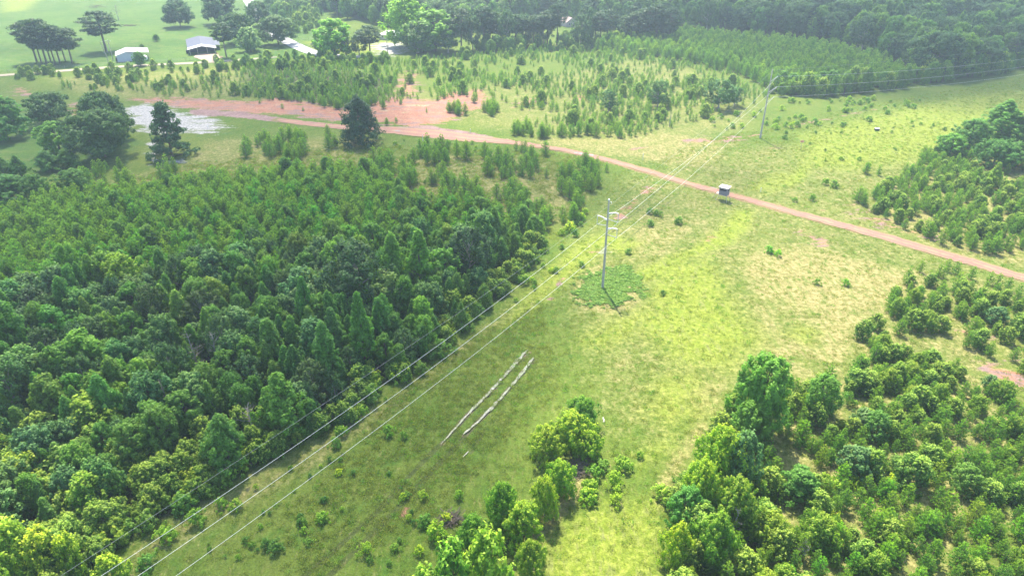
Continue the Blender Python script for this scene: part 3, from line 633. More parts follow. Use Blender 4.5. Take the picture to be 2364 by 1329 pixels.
# small plants of the open ground: (px, py, height, colour)
Yb, Gb, Db = (1.7, 1.5, .8), (1, 1.1, .9), (.6, .8, .7)
for px, py, h, c, lb in [
    (745, 1200, 1.1, Yb, 'bright yellow green weed bush in the mown corridor, brightest of three'), (700, 1210, .9, Gb, 'leafy weed just left of the brightest corridor bush'), (703, 1228, .7, Yb, 'small yellow green weed below the brightest corridor bush'),
    (845, 1275, 1.3, Yb, 'round yellow green bush in the mown corridor near the bottom'), (976, 1148, .9, Yb, 'yellow green weed right of the bare orange streak'), (1060, 1148, 1.0, Yb, 'yellow green weed left of the wide shrub'),
    (1033, 1200, .9, Yb, 'yellow green weed above the grey green shrub'), (980, 1210, 1.2, Gb, 'green weed clump under the bare orange streak'), (1008, 1240, 1.7, (1.2, 1.3, .8), 'leafy bush just above the big bushy trees of the bottom edge'),
    (968, 1276, .9, Yb, 'yellow green weed left of the bushy trees at the bottom edge'), (790, 1002, 1.2, Gb, 'green weed at the upper wire edge of the corridor'), (775, 1030, 1.2, Gb, 'green weed below the other at the upper wire edge'),
    (898, 1002, 1.3, (1.3, 1.3, .8), 'leafy weed clump left of the water ruts'), (932, 1010, .9, Gb, 'small leafy weed beside the clump left of the water ruts'), (617, 1262, 1.1, Db, 'dark weed in the corridor, left of a dark pair'),
    (637, 1268, 1.1, Db, 'dark weed in the corridor, right of a dark pair'), (512, 1168, 1.1, Yb, 'yellow bush between the two middle wires'), (545, 1172, 1.0, Gb, 'green bush right of the yellow one between the wires'),
    (455, 1205, 1.6, (1.3, 1.3, .8), 'widest leafy bush between the middle wires'), (430, 1165, 1.7, Gb, 'green shrub beside the thin upper wire'), (484, 1140, 1.2, Gb, 'small tree like weed right of the thin upper wire'),
    (385, 1245, 1.5, Yb, 'yellow green bush under the upper white wire'), (280, 1240, 1.0, Yb, 'small yellow bush beside the wood edge at lower left'), (340, 1305, 1.2, (.9, 1.1, 1), 'green bush between the lower wires near the bottom'),
    (245, 1295, 1.2, Gb, 'green bush left of the lower wires near the bottom'), (1372, 1098, 1.5, (1.3, 1.3, .8), 'yellow green bush right of the dead grass strip'), (1418, 1118, 1.8, Yb, 'larger yellow green bush in the middle of the small meadow'),
    (1388, 1080, 1.2, Gb, 'leafy bush at the top of the small meadow group'), (1440, 1080, 1.4, Gb, 'green bush at the right of the small meadow group'), (1361, 1132, 1.5, Gb, 'round green bush, upper of two beside dead grass'),
    (1357, 1155, 1.4, (1.2, 1.3, .9), 'round green bush, lower of two beside dead grass'), (1424, 1137, 1.0, Yb, 'small yellow bush under the larger meadow bush'), (1422, 1160, 1.2, Yb, 'yellow bush casting a shadow on the sunny strip'),
    (1527, 1147, 1.5, Yb, 'low yellow green bush against the thicket edge'), (1477, 1055, .8, Gb, 'tiny plant alone in the small meadow'),
    (1775, 583, 1.3, (1.1, 1.5, .7), 'vivid green low clump in the dry grass, left half'), (1795, 590, 1.2, (1.1, 1.5, .7), 'vivid green low clump in the dry grass, right half'), (1952, 658, 1.1, (1.1, 1.4, .8), 'green weed alone in the dry grass'),
    (1886, 655, .9, Gb, 'faint green weed left of the one alone in the dry grass'), (1875, 462, 1.4, Gb, 'grey green weed clump just above the track'), (1835, 464, .9, Gb, 'small weed left of the clump above the track'),
    (1567, 515, 1.4, Gb, 'green bush in the grass right of the near power pole'), (1500, 492, 1.2, Gb, 'small bush of the trio near the wires'), (1515, 495, 1.1, Gb, 'middle bush of the trio near the wires'), (1525, 498, 1.0, Gb, 'last bush of the trio near the wires'),
    (1500, 520, 1.2, Gb, 'bush under the trio near the wires'), (1905, 425, 1.4, Gb, 'pale small shrub in the sunny field, left one'), (1925, 432, 1.6, Gb, 'pale small shrub in the sunny field, right one'),
    (2005, 385, 1.0, Gb, 'low weed below the pair of small field pines'), (1880, 285, 1.5, Gb, 'round shrub beside the narrow sand track'), (1812, 320, 1.0, Db, 'small dark bush below the far power pole'), (1690, 295, 1.4, Gb, 'shrub left of the far power pole'),
    (2180, 300, .9, Db, 'small dark plant at the end of the sunny field'), (1450, 585, 1.0, Gb, 'green weed just right of the near power pole'), (1342, 614, .9, Gb, 'weed left of the near power pole'),
    (1530, 680, .8, Db, 'dark weed right of the green patch around the pole'), (2030, 858, 1.1, Gb, 'weed on the bare ground by the right thicket')]:
    put('weedbush', 'bush', px, py, h, h * rnd.uniform(1.1, 1.6), c, '', lb, 'small bushes of the open grass')
# scattered little plants with shared descriptions
def small(P, n, zone, cs, hmin=.4, hmax=1.2):
    x0, y0 = P.min(0); x1, y1 = P.max(0); k = 0
    while k < n:
        x, y = rnd.uniform(x0, x1), rnd.uniform(y0, y1)
        if inside(P, np.array([x]), np.array([y]))[0]:
            put('smallbush', 'bush', x, y, rnd.uniform(hmin, hmax), None, rnd.choice(cs), zone, world=True); k += 1
small(poly((1560, 300), (1760, 235), (2050, 225), (2150, 235), (2000, 290), (1750, 300)), 70, 'small leafy bush scattered on the slope by the far power pole', [Yb, Gb, Gb], .6, 1.6)
small(poly((1800, 300), (2050, 260), (2200, 290), (2050, 380), (1800, 360)), 26, 'tiny dark plant dotted over the sunny field', [Db, Gb], .4, .9)
small(poly((300, 1300), (700, 1060), (1000, 1060), (950, 1329)), 40, 'small weed in the shaded mown corridor', [Db, Gb, Yb, Db], .25, .65)
small(poly((1200, 620), (1290, 540), (1360, 480), (1300, 620), (1180, 720)), 26, 'low bush between the wood edge and the wires', [Gb, Yb, Gb], .6, 1.6)
small(poly((1700, 1000), (1950, 900), (2350, 950), (2350, 1300), (1750, 1300)), 60, 'low green growth between the trees of the right thicket', [Gb, Yb, Gb], .5, 1.3)
small(poly((900, 420), (1300, 400), (1250, 480), (1000, 480)), 20, 'low bush among the sparse young pines', [Gb, Db], .5, 1.2)
small(poly((850, 320), (1180, 330), (1150, 350), (900, 345)), 12, 'low bush on the verge of the red track', [Gb, Yb], .4, 1.0)

for k in range(95):
    px = rnd.uniform(1090, 1560); py = 116 - (px - 1110) * .03 + rnd.uniform(-12, 8)
    put('tree', rnd.choice(['thicket', 'oval', 'oval', 'cone']), px, py, rnd.uniform(2.5, 6.5), None, rnd.choice([MG, DG, LG, (.9, 1.05, .85)]), 'bushy tree under the long row of tall pines')

for px, yb, yt, wp, c, lb in [(270, 1345, 1285, 70, (1.5, 1.35, .75), 'brightest yellow bush at the bottom edge beneath the wires'), (65, 1340, 1215, 92, LG, 'pale tipped bushy tree in the bottom left corner, left one'), (130, 1330, 1225, 84, YG, 'yellow tipped bushy tree in the bottom left corner, middle one'),
                              (180, 1325, 1240, 60, YG, 'narrow yellow green tree in the bottom left corner, right one'), (15, 1400, 1270, 80, LG, 'pale tipped bushy tree cut by the bottom left corner')]:
    tree('thicket', px, yb, yt, wp, c, lb, 'solo', None, 'bushy_tree', 'tree')

for cx_, cy_, n_, rx_, lb in [(1062, 262, 11, 26, 'pine of the first dark clump at the right end of the bare red ground'), (1136, 262, 10, 20, 'pine of the second dark clump at the right end of the bare red ground'), (800, 250, 12, 60, 'taller pine at the upper rim of the bare red ground'),
                              (1210, 308, 8, 26, 'young pine by the upper verge of the track'), (1340, 312, 14, 90, 'young pine of the near rim of the field above the track')]:
    for k in range(n_):
        put('pine', 'ypine', cx_ + rnd.uniform(-rx_, rx_), cy_ + rnd.uniform(-9, 6), rnd.uniform(2.8, 4.4), None, (.95, 1.05, .85), lb)
for px, py, h in [(652, 250, 1.6), (893, 288, 2.2), (925, 240, 1.6), (915, 282, 1.5), (885, 250, 3.0), (870, 283, 1.2), (1010, 232, 1.4), (600, 238, 1.2), (700, 256, 1.1), (1100, 226, 1.8), (1095, 236, 3.2)]:
    put('pine', 'ypine' if h > 2 else 'spine', px, py, h, h * .7, (.95, 1.05, .85), 'small dark pine alone on the bare red ground')
# ------------------------------------------------------------------ plants become objects
from collections import defaultdict
def dist(i): return math.sqrt(i['x'] ** 2 + i['y'] ** 2 + CAM_H ** 2)
def vis(i):
    a, b = to_px(i['x'], i['y'], i['h'] * .6); return -20 < a < 2384 and -5 < b < 1345
byk = defaultdict(list)
for i in items: byk[i['kind']].append(i)
stuffs = defaultdict(list); single = []
def rank(k, n, sname):
    l = [i for i in byk[k] if i.get('name') != 'under']
    l.sort(key=lambda i: -(i['h'] / dist(i)) if vis(i) else 1e3)
    keep = [i for i in l[:n] if vis(i)]; ks = set(id(i) for i in keep)
    for i in byk[k]:
        if id(i) in ks: single.append(i)
        else: stuffs[sname].append(i)
for k in ('solo', 'weedbush'): single += byk[k]
rank('pine', 300, 'young_pine_growth'); rank('tree', 215, 'woodland_growth')
single += byk['far']; rank('smallbush', 215, 'bush_growth'); rank('bush', 80, 'bush_growth')
stuffs['distant_woods'] += byk['woods']
NAMES = {'pine': ('young_pine', 'pine tree'), 'tree': ('broadleaf_tree', 'tree'), 'far': ('tall_tree', 'tree'), 'weedbush': ('bush', 'bush'), 'smallbush': ('bush', 'bush'), 'bush': ('bush', 'bush')}
TMN = {'tall': ('tall_pine', 'pine tree'), 'loose': ('loose_tree', 'tree')}
cnt = defaultdict(int)
for i in single: cnt[i['label'] or i['zone']] += 1
for i in single:
    nm, ct_ = (i['name'], i['cat']) if i['name'] else (TMN.get(i['tn']) or NAMES.get(i['kind'], ('tree', 'tree')))
    lab = i['label'] or i['zone']; lab = lab[0].lower() + lab[1:]
    grp = i['group'] or (lab if cnt[i['label'] or i['zone']] > 1 else None)
    d = dist(i); small_ = i['kind'] in ('smallbush', 'weedbush', 'bush') or (i['h'] / d < .020 and i['kind'] == 'pine')
    if small_:
        o = link(nm, i['t']['crown']); root = o; o.location = (i['x'], i['y'], 0)
        o.rotation_euler = (0, 0, i['rz'])
    else:
        root = empty(nm, (i['x'], i['y'], 0), i['rz'])
        o = link('crown', i['t']['crown'], None, root); tr = link('trunk', i['t']['trunk'], None, root)
    root.scale = (i['sx'], i['sx'], i['sz']); o.color = tuple(i['col']) + (1,)
    tag(root, lab, ct_, grp)
tcol = {}
def template_collection(tn):
    if tn in tcol: return tcol[tn]
    c = bpy.data.collections.new('templates_' + tn); 
    for k, t in enumerate(TP[tn]):
        # crown and trunk joined in one mesh so that one instance is one plant
        a, b = t['crown'], t['trunk']
        va = np.empty(len(a.vertices) * 3, np.float32); a.vertices.foreach_get('co', va)
        me = a.copy(); bm_v = len(a.vertices)
        import bmesh
        bm = bmesh.new(); bm.from_mesh(a); nf = len(bm.faces); bm.from_mesh(b)
        bm.faces.ensure_lookup_table()
        for f in bm.faces[nf:]: f.material_index = 1
        bm.to_mesh(me); bm.free(); me.materials.append(b.materials[0])
        o = bpy.data.objects.new('%s_%02d' % (tn, k), me); c.objects.link(o)
    tcol[tn] = c; return c
def gn_scatter(name, coll, pts, rz, sc, idx):
    me = bpy.data.meshes.new(name); n = len(pts)
    me.vertices.add(n); me.vertices.foreach_set('co', np.asarray(pts, np.float32).ravel())
    for an, ty, dat in (('rz', 'FLOAT', rz), ('idx', 'INT', idx)):
        a = me.attributes.new(an, ty, 'POINT'); a.data.foreach_set('value', np.asarray(dat, np.float32 if ty == 'FLOAT' else np.int32))
    a = me.attributes.new('sc', 'FLOAT_VECTOR', 'POINT'); a.data.foreach_set('vector', np.asarray(sc, np.float32).ravel())
    ng = bpy.data.node_groups.new(name, 'GeometryNodeTree')
    ng.interface.new_socket('Geometry', in_out='INPUT', socket_type='NodeSocketGeometry'); ng.interface.new_socket('Geometry', in_out='OUTPUT', socket_type='NodeSocketGeometry')
    N, K = ng.nodes, ng.links
    gi, go = N.new('NodeGroupInput'), N.new('NodeGroupOutput'); ci = N.new('GeometryNodeCollectionInfo'); ip = N.new('GeometryNodeInstanceOnPoints')
    ci.inputs['Collection'].default_value = coll; ci.inputs['Separate Children'].default_value = True; ci.inputs['Reset Children'].default_value = True
    ip.inputs['Pick Instance'].default_value = True
    def attr(nm, ty):
        q = N.new('GeometryNodeInputNamedAttribute'); q.data_type = ty; q.inputs['Name'].default_value = nm; return q.outputs[0]
    cx = N.new('ShaderNodeCombineXYZ'); K.new(attr('rz', 'FLOAT'), cx.inputs[2])
    K.new(gi.outputs[0], ip.inputs['Points']); K.new(ci.outputs[0], ip.inputs['Instance']); K.new(attr('idx', 'INT'), ip.inputs['Instance Index'])
    K.new(cx.outputs[0], ip.inputs['Rotation']); K.new(attr('sc', 'FLOAT_VECTOR'), ip.inputs['Scale']); K.new(ip.outputs[0], go.inputs[0])
    me.materials.append(M['needle'])
    o = link(name, me); md = o.modifiers.new('scatter', 'NODES'); md.node_group = ng
    return o
big = bpy.data.collections.new('plant_templates'); bigidx = {}
for tn in TP:
    c = template_collection(tn)
    for k, o in enumerate(list(c.objects)):
        o.name = 'plant_%03d' % len(bigidx); bigidx[(tn, k)] = len(bigidx); big.objects.link(o)
SL = {'young_pine_growth': 'young pines filling the dense plantation and the open field beyond the track', 'woodland_growth': 'mass of broadleaf trees and undergrowth filling the gaps of the woods and thickets',
      'bush_growth': 'low bushes along the wood rim and in the rough grass', 'distant_woods': 'hazy far woods of mixed trees along the top of the picture'}
for sn, l in stuffs.items():
    if not l: continue
    o = gn_scatter(sn, big, [(i['x'], i['y'], 0) for i in l], [i['rz'] for i in l], [(i['sx'], i['sx'], i['sz']) for i in l], [bigidx[(i['tn'], i['v'])] for i in l])
    tag(o, SL[sn], 'woods' if 'wood' in sn else 'undergrowth', None, 'stuff')
print('PLANTS', {k: len(v) for k, v in byk.items()}, 'single', len(single), {k: len(v) for k, v in stuffs.items()})
# ------------------------------------------------------------------ the ground: one sheet
def smask(P, x, y, s): return sstep(-s, s, sdf(P, x, y))
ys = [-900, -300, -80, 0, 15]; y = 25.0
while y < 620: ys.append(y); y *= 1.0068
ys += [650, 700, 800, 1000, 1400, 2200, 4000]
ys = np.array(ys); NU = 470
u = np.linspace(-1, 1, NU); ex = np.array([1.2, 1.6, 2.6, 6, 30])
u = np.concatenate([-ex[::-1], u, ex])
wy = np.clip(ys, 30, 640) * .86 + 22
GX = (u[None, :] * wy[:, None]); GY = np.repeat(ys[:, None], len(u), 1)
gx, gy = GX.ravel(), GY.ravel(); nr, nc = GX.shape
near = (gy > 20) & (gy < 640) & (np.abs(gx) < 640)
def lay(specs):
    out = np.zeros(gx.shape)
    for P, s, a in specs:
        x0, y0 = P.min(0) - s * 1.5; x1, y1 = P.max(0) + s * 1.5
        m = near & (gx > x0) & (gx < x1) & (gy > y0) & (gy < y1)
        out[m] = np.maximum(out[m], a * smask(P, gx[m], gy[m], s))
    return out
def laysoft(specs): return lay([(P, s * 2.3, min(1, a * 1.1)) for P, s, a in specs])
def line(pts, wdt):
    """band of ground along a line: list of points, half width in metres"""
    A = np.array([at(a, b)[:2] for a, b in pts]); return A, wdt
def laylines(specs):
    out = np.zeros(gx.shape)
    for (A, wdt), s, a in specs:
        x0, y0 = A.min(0) - wdt - s * 2; x1, y1 = A.max(0) + wdt + s * 2
        m = near & (gx > x0) & (gx < x1) & (gy > y0) & (gy < y1)
        d = segdist(A, gx[m], gy[m], False); out[m] = np.maximum(out[m], a * sstep(wdt + s, wdt - s, d))
    return out
clay = laysoft([(poly((560, 236), (640, 226), (720, 240), (800, 252), (860, 240), (900, 226), (1000, 232), (1040, 212), (1115, 205), (1130, 240), (1060, 266), (1020, 284), (950, 292), (860, 280), (790, 278), (700, 268), (600, 258)), 3, 1),
            (poly((290, 226), (420, 226), (560, 234), (640, 240), (700, 262), (560, 262), (430, 248), (330, 236)), 3, .85),
            (poly((165, 240), (195, 235), (200, 270), (165, 268)), 3, .8), (poly((30, 200), (75, 205), (70, 222), (40, 216)), 3, .7),
            (poly((930, 165), (965, 168), (960, 220), (925, 225), (915, 195)), 4, .75), (poly((1330, 215), (1360, 218), (1350, 232), (1325, 228)), 2, .7), (poly((1195, 230), (1240, 226), (1235, 246), (1190, 250)), 3, .7),
            (poly((1560, 322), (1720, 312), (1715, 328), (1580, 332)), 2, .55), (poly((1440, 345), (1520, 333), (1515, 340), (1450, 350)), 1, .5), (poly((1040, 422), (1065, 420), (1055, 438), (1030, 436)), 1.2, .75),
            (poly((1960, 470), (2000, 480), (2120, 528), (2150, 548), (2080, 540), (1980, 500)), 3, .55), (poly((1880, 478), (1915, 480), (1900, 492), (1875, 488)), 1.5, .6),
            (poly((1840, 530), (1880, 532), (1930, 560), (1900, 572), (1850, 550)), 2.5, .5), (poly((2280, 840), (2400, 850), (2420, 900), (2300, 880)), 2, .75), (poly((2200, 755), (2290, 765), (2280, 785), (2210, 775)), 2, .55),
            (poly((1620, 545), (1660, 535), (1650, 560), (1625, 565)), 1, .5), (poly((930, 1172), (945, 1168), (932, 1188), (924, 1190)), .35, .9), (poly((1775, 335), (1800, 330), (1800, 342), (1775, 342)), 1, .5),
            (poly((470, 122), (500, 122), (520, 148), (495, 148), (455, 130)), 2, .6)])
clay = np.maximum(clay, laylines([(line([(1340, 600), (1300, 640), (1270, 690)], .4), .8, .5), (line([(1430, 500), (1450, 480), (1500, 430)], 1.5), 1.5, .5), (line([(1360, 580), (1400, 575)], .6), .7, .5),
                                  (line([(1700, 322), (1850, 286), (1990, 258), (2060, 243)], .8), 1.2, .5)]))
sand = laysoft([(poly((300, 248), (345, 240), (420, 262), (470, 276), (525, 298), (500, 306), (440, 300), (410, 308), (350, 302), (300, 285)), 2.5, 1), (poly((340, 330), (362, 330), (372, 368), (345, 380)), 1.2, .55), (poly((370, 366), (425, 364), (438, 374), (380, 380)), 1.2, .6),
            (poly((860, 100), (920, 98), (945, 110), (900, 128), (870, 120)), 4, .9), (poly((1385, 566), (1400, 565), (1408, 580), (1388, 582)), .5, .6)])
mud = lay([(poly((550, 256), (640, 270), (790, 290), (1000, 292), (1080, 302), (1180, 324), (1180, 330), (1050, 324), (900, 303), (780, 297), (650, 283), (540, 270)), 1.2, .9), (poly((430, 250), (560, 256), (560, 272), (440, 266)), 2, .8)])
lime = lay([(poly((1662, 530), (1700, 484), (1738, 484), (1728, 525), (1690, 560), (1600, 592), (1560, 625), (1500, 650), (1440, 640), (1500, 612), (1600, 570)), 2.5, 1), (poly((1330, 560), (1400, 535), (1480, 560), (1440, 590), (1400, 570), (1300, 660), (1200, 740), (1150, 760), (1260, 620)), 3, .9),
            (poly((1500, 620), (1640, 590), (1700, 700), (1760, 780), (1680, 850), (1560, 840), (1480, 760), (1400, 800), (1330, 790), (1420, 740), (1500, 710)), 5, .85), (poly((1850, 310), (2000, 270), (2200, 225), (2440, 200), (2440, 300), (2240, 320), (2100, 372), (1950, 392), (1850, 380)), 8, .9),
            (poly((1780, 440), (1850, 380), (1900, 350), (1850, 420), (1760, 450)), 2.5, .95), (poly((1720, 440), (1770, 400), (1830, 395), (1800, 440)), 2, .6), (poly((1500, 860), (1620, 850), (1640, 960), (1560, 1000), (1480, 960)), 4, .6), (poly((1830, 740), (1900, 760), (1880, 800), (1800, 770)), 2.5, .6),
            (poly((1250, 1250), (1350, 1170), (1520, 1150), (1530, 1400), (1250, 1420)), 3, .8), (poly((1460, 1050), (1560, 990), (1570, 1040), (1480, 1090)), 3, .6), (poly((0, -20), (120, -20), (60, 25), (0, 30)), 8, .8), (poly((700, 95), (950, 88), (960, 118), (740, 125)), 6, .9)])
dry = lay([(poly((1300, 700), (1330, 560), (1450, 400), (1600, 350), (1760, 330), (2364, 330), (2364, 640), (2000, 640), (1950, 860), (1700, 900), (1560, 1060), (1400, 1000), (1350, 850)), 8, .42), (poly((1700, 590), (1850, 560), (2100, 620), (2200, 650), (2100, 680), (2000, 760), (1950, 860), (1800, 820), (1760, 760), (1880, 800), (1860, 720), (1740, 680)), 6, .95), (poly((1470, 480), (1650, 500), (1560, 590), (1470, 610), (1430, 560)), 4, .6),
           (poly((1310, 670), (1350, 620), (1400, 600), (1480, 640), (1490, 700), (1430, 730), (1330, 712)), 2, .75), (poly((1420, 720), (1560, 700), (1640, 740), (1540, 760), (1440, 760)), 4, .55), (poly((1560, 900), (1680, 860), (1660, 950), (1600, 970)), 3, .7),
           (poly((1330, 1050), (1365, 1060), (1330, 1150), (1290, 1210), (1220, 1260), (1180, 1270), (1250, 1190), (1310, 1120)), 1.2, 1), (poly((1540, 1060), (1620, 960), (1640, 980), (1570, 1090), (1530, 1180), (1510, 1150)), 1.5, .8), (poly((1180, 1240), (1260, 1190), (1290, 1220), (1260, 1400), (1190, 1400)), 2, .55),
           (poly((880, 360), (1180, 350), (1380, 420), (1300, 520), (1180, 500), (1000, 480), (900, 440)), 6, .6), (poly((450, 225), (900, 215), (1130, 190), (1500, 130), (1760, 205), (1740, 300), (1500, 335), (1200, 310), (900, 250), (600, 240)), 8, .42), (poly((1180, 320), (1560, 300), (1700, 330), (1650, 400), (1400, 360)), 6, .65),
           (poly((100, 180), (560, 150), (600, 230), (200, 225)), 6, .45), (poly((480, 320), (880, 315), (860, 380), (620, 400), (300, 440), (240, 420), (420, 370)), 5, .5), (poly((1700, 620), (2364, 640), (2400, 1100), (2200, 1420), (1600, 1420), (1700, 900)), 6, .52), (poly((2050, 420), (2364, 300), (2400, 620), (2200, 590), (2000, 500)), 6, .75),
           (poly((180, 1345), (600, 1080), (830, 960), (1060, 800), (1180, 700), (1200, 720), (1050, 830), (860, 990), (640, 1120), (260, 1345)), 2.5, .55)])
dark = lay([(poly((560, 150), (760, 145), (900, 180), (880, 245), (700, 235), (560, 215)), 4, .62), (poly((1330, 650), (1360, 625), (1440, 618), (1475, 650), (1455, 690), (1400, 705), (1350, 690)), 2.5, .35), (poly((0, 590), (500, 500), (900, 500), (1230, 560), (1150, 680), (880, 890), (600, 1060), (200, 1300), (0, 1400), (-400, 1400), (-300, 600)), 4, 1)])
past = lay([(poly((-400, 170), (30, 165), (260, 155), (500, 142), (620, 138), (760, 125), (760, 40), (800, -30), (-400, -30)), 5, 1), (poly((-300, 215), (110, 240), (170, 290), (330, 330), (250, 380), (100, 400), (-300, 420)), 6, 1), (poly((640, 60), (760, 60), (740, 120), (650, 100)), 4, 1)])
road_px = [(640, 276), (700, 284), (790, 293), (900, 300), (1000, 309), (1080, 319), (1180, 328), (1300, 345), (1400, 368), (1500, 396), (1600, 427), (1700, 453), (1800, 481), (1900, 508), (2000, 534), (2100, 563), (2200, 592), (2300, 622), (2420, 657), (2600, 712)]
mud = np.maximum(mud, laylines([(line([(1225, 812), (1180, 848), (1130, 905), (1080, 955), (1020, 1022)], .32), .25, 1), (line([(1232, 828), (1195, 872), (1150, 925), (1100, 975), (1070, 1005)], .30), .25, 1)]))
verge = laylines([(line(road_px, 1.9), .9, 1.0)])
ruts = laylines([(line([(1225, 815), (1180, 850), (1130, 905), (1080, 955), (1030, 1010), (960, 1080), (860, 1190), (700, 1329)], .35), .35, 1), (line([(1238, 828), (1195, 872), (1150, 925), (1100, 975), (1050, 1030), (985, 1100), (890, 1200), (740, 1345)], .35), .35, 1),
                 (line([(1400, 545), (1480, 480), (1560, 400), (1700, 318)], .3), .4, .7), (line([(1440, 560), (1510, 500), (1590, 420), (1690, 345)], .3), .4, .7), (line([(1120, 990), (1085, 1045)], .25), .3, .8), (line([(1500, 640), (1470, 580), (1440, 570)], .2), .4, .4),
                 (line([(1930, 540), (1860, 560), (1700, 700), (1640, 790)], .3), .5, .5)])
me = bpy.data.meshes.new('ground')
co = np.stack([gx, gy, np.zeros_like(gx)], 1)
# gentle unevenness below everything, nowhere above the level things stand on
rel = -.10 + .05 * wav(gx, gy, 9, 4) + .03 * wav(gx, gy, 3.2, 8)
co[:, 2] = np.where(near, rel, -.1) - .10 * ruts * near + .04 * verge * near
I = np.arange(nr * nc).reshape(nr, nc)
Fq = np.stack([I[:-1, :-1], I[:-1, 1:], I[1:, 1:], I[1:, :-1]], -1).reshape(-1, 4)
me.vertices.add(len(co)); me.vertices.foreach_set('co', co.astype(np.float32).ravel())
me.loops.add(Fq.size); me.loops.foreach_set('vertex_index', Fq.ravel().astype(np.int32))
me.polygons.add(len(Fq)); me.polygons.foreach_set('loop_start', np.arange(0, Fq.size, 4, dtype=np.int32)); me.polygons.foreach_set('loop_total', np.full(len(Fq), 4, np.int32))
me.update(); me.polygons.foreach_set('use_smooth', np.ones(len(Fq), bool))
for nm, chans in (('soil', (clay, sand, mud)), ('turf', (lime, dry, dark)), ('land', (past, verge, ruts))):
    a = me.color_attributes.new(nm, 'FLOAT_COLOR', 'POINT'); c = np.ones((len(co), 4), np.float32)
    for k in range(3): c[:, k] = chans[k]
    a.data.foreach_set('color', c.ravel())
m, n, N, K, p = newmat('ground')
geo = N.new('ShaderNodeNewGeometry'); POS = geo.outputs['Position']
def noise(scale, det=4, rough=.55, vec=POS, dist_=0.0):
    q = N.new('ShaderNodeTexNoise'); q.inputs['Scale'].default_value = scale; q.inputs['Detail'].default_value = det; q.inputs['Roughness'].default_value = rough; q.inputs['Distortion'].default_value = dist_
    K.new(vec, q.inputs['Vector']); return q.outputs[0]
def math_(op, a, b=None, c=None, clamp=False):
    q = N.new('ShaderNodeMath'); q.operation = op; q.use_clamp = clamp
    for i, v in enumerate((a, b, c)):
        if v is None: continue
        if hasattr(v, 'is_linked') or hasattr(v, 'links'): K.new(v, q.inputs[i])
        else: q.inputs[i].default_value = v
    return q.outputs[0]
def mix(f, a, b, mode='MIX'):
    q = N.new('ShaderNodeMix'); q.data_type = 'RGBA'; q.blend_type = mode
    for s, v in (('Factor', f), ('A', a), ('B', b)):
        if isinstance(v, tuple): q.inputs[s].default_value = v + (1,)
        elif isinstance(v, (int, float)): q.inputs[s].default_value = v
        else: K.new(v, q.inputs[s])
    return q.outputs['Result']
def ramp(v, a, b):
    q = N.new('ShaderNodeMapRange'); q.interpolation_type = 'SMOOTHSTEP'; K.new(v, q.inputs[0]); q.inputs[1].default_value = a; q.inputs[2].default_value = b; return q.outputs[0]
def attrs(nm):
    q = N.new('ShaderNodeAttribute'); q.attribute_name = nm; s = N.new('ShaderNodeSeparateColor'); K.new(q.outputs['Color'], s.inputs[0]); return s.outputs
mq = N.new('ShaderNodeMapping'); mq.inputs['Rotation'].default_value = (0, 0, R(8)); mq.inputs['Scale'].default_value = (.35, 1.0, 1); K.new(POS, mq.inputs[0])
nso = noise(.32, 7, .68, mq.outputs[0], .6)
soil, turf, land = attrs('soil'), attrs('turf'), attrs('land')
nb, nm_, nf, nvf = noise(.045, 5), noise(.28, 6, .65), noise(1.3, 6, .7), noise(5.5, 5, .7)
# tufts drawn out by the mower and the wind
mp = N.new('ShaderNodeMapping'); mp.inputs['Rotation'].default_value = (0, 0, R(-32)); mp.inputs['Scale'].default_value = (1.0, .28, 1); K.new(POS, mp.inputs[0])
nstr = noise(1.1, 6, .7, mp.outputs[0])
def masked(mk, j=.9, soft=.16, st=0.0):
    """mask edge broken up by noise"""
    q = math_('MULTIPLY_ADD', math_('SUBTRACT', nm_, .5), j, mk); q = math_('MULTIPLY_ADD', math_('SUBTRACT', nf, .5), j * .7, q)
    if st: q = math_('MULTIPLY_ADD', math_('SUBTRACT', nso, .5), st, q)
    return math_('MULTIPLY', ramp(q, .5 - soft, .5 + soft), ramp(mk, .02, .22))
base = mix(ramp(nb, .35, .65), (.080, .140, .016), (.124, .172, .028))
base = mix(ramp(nstr, .42, .72), base, (.14, .18, .034))
base = mix(ramp(nm_, .50, .72), base, (.070, .150, .018))
pas = mix(ramp(nb, .3, .7), (.060, .135, .022), (.098, .175, .030)); pas = mix(ramp(nm_, .45, .7), pas, (.06, .12, .028)); pas = mix(ramp(nso, .5, .66), pas, (.13, .175, .045))
c = mix(masked(land[0], .5, .3), base, pas)
dryc = mix(ramp(nf, .35, .65), (.225, .21, .070), (.33, .285, .125)); dryc = mix(ramp(nstr, .48, .66), dryc, (.15, .19, .045))
c = mix(masked(turf[1], 1.5, .42), c, dryc)
limec = mix(ramp(nf, .35, .7), (.175, .24, .022), (.245, .275, .052)); limec = mix(ramp(nm_, .52, .75), limec, (.12, .19, .025)); limec = mix(ramp(nstr, .5, .7), limec, (.20, .22, .07))
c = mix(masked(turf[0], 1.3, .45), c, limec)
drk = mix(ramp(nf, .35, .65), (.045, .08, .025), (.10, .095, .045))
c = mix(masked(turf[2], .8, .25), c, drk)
clc = mix(ramp(nm_, .35, .7), (.33, .150, .100), (.38, .21, .145)); clc = mix(ramp(nf, .55, .8), clc, (.27, .115, .08)); clc = mix(ramp(nso, .50, .62), clc, (.25, .17, .155)); clc = mix(ramp(nso, .42, .34), clc, (.36, .28, .19))
c = mix(masked(soil[0], .9, .14, 2.4), c, clc)
mdc = mix(ramp(nm_, .35, .7), (.24, .15, .14), (.32, .215, .20)); c = mix(masked(soil[2], .9, .15, 1.5), c, mdc)
snc = mix(ramp(nf, .3, .7), (.28, .275, .27), (.44, .43, .41)); c = mix(masked(soil[1], .9, .2, 3.2), c, snc)
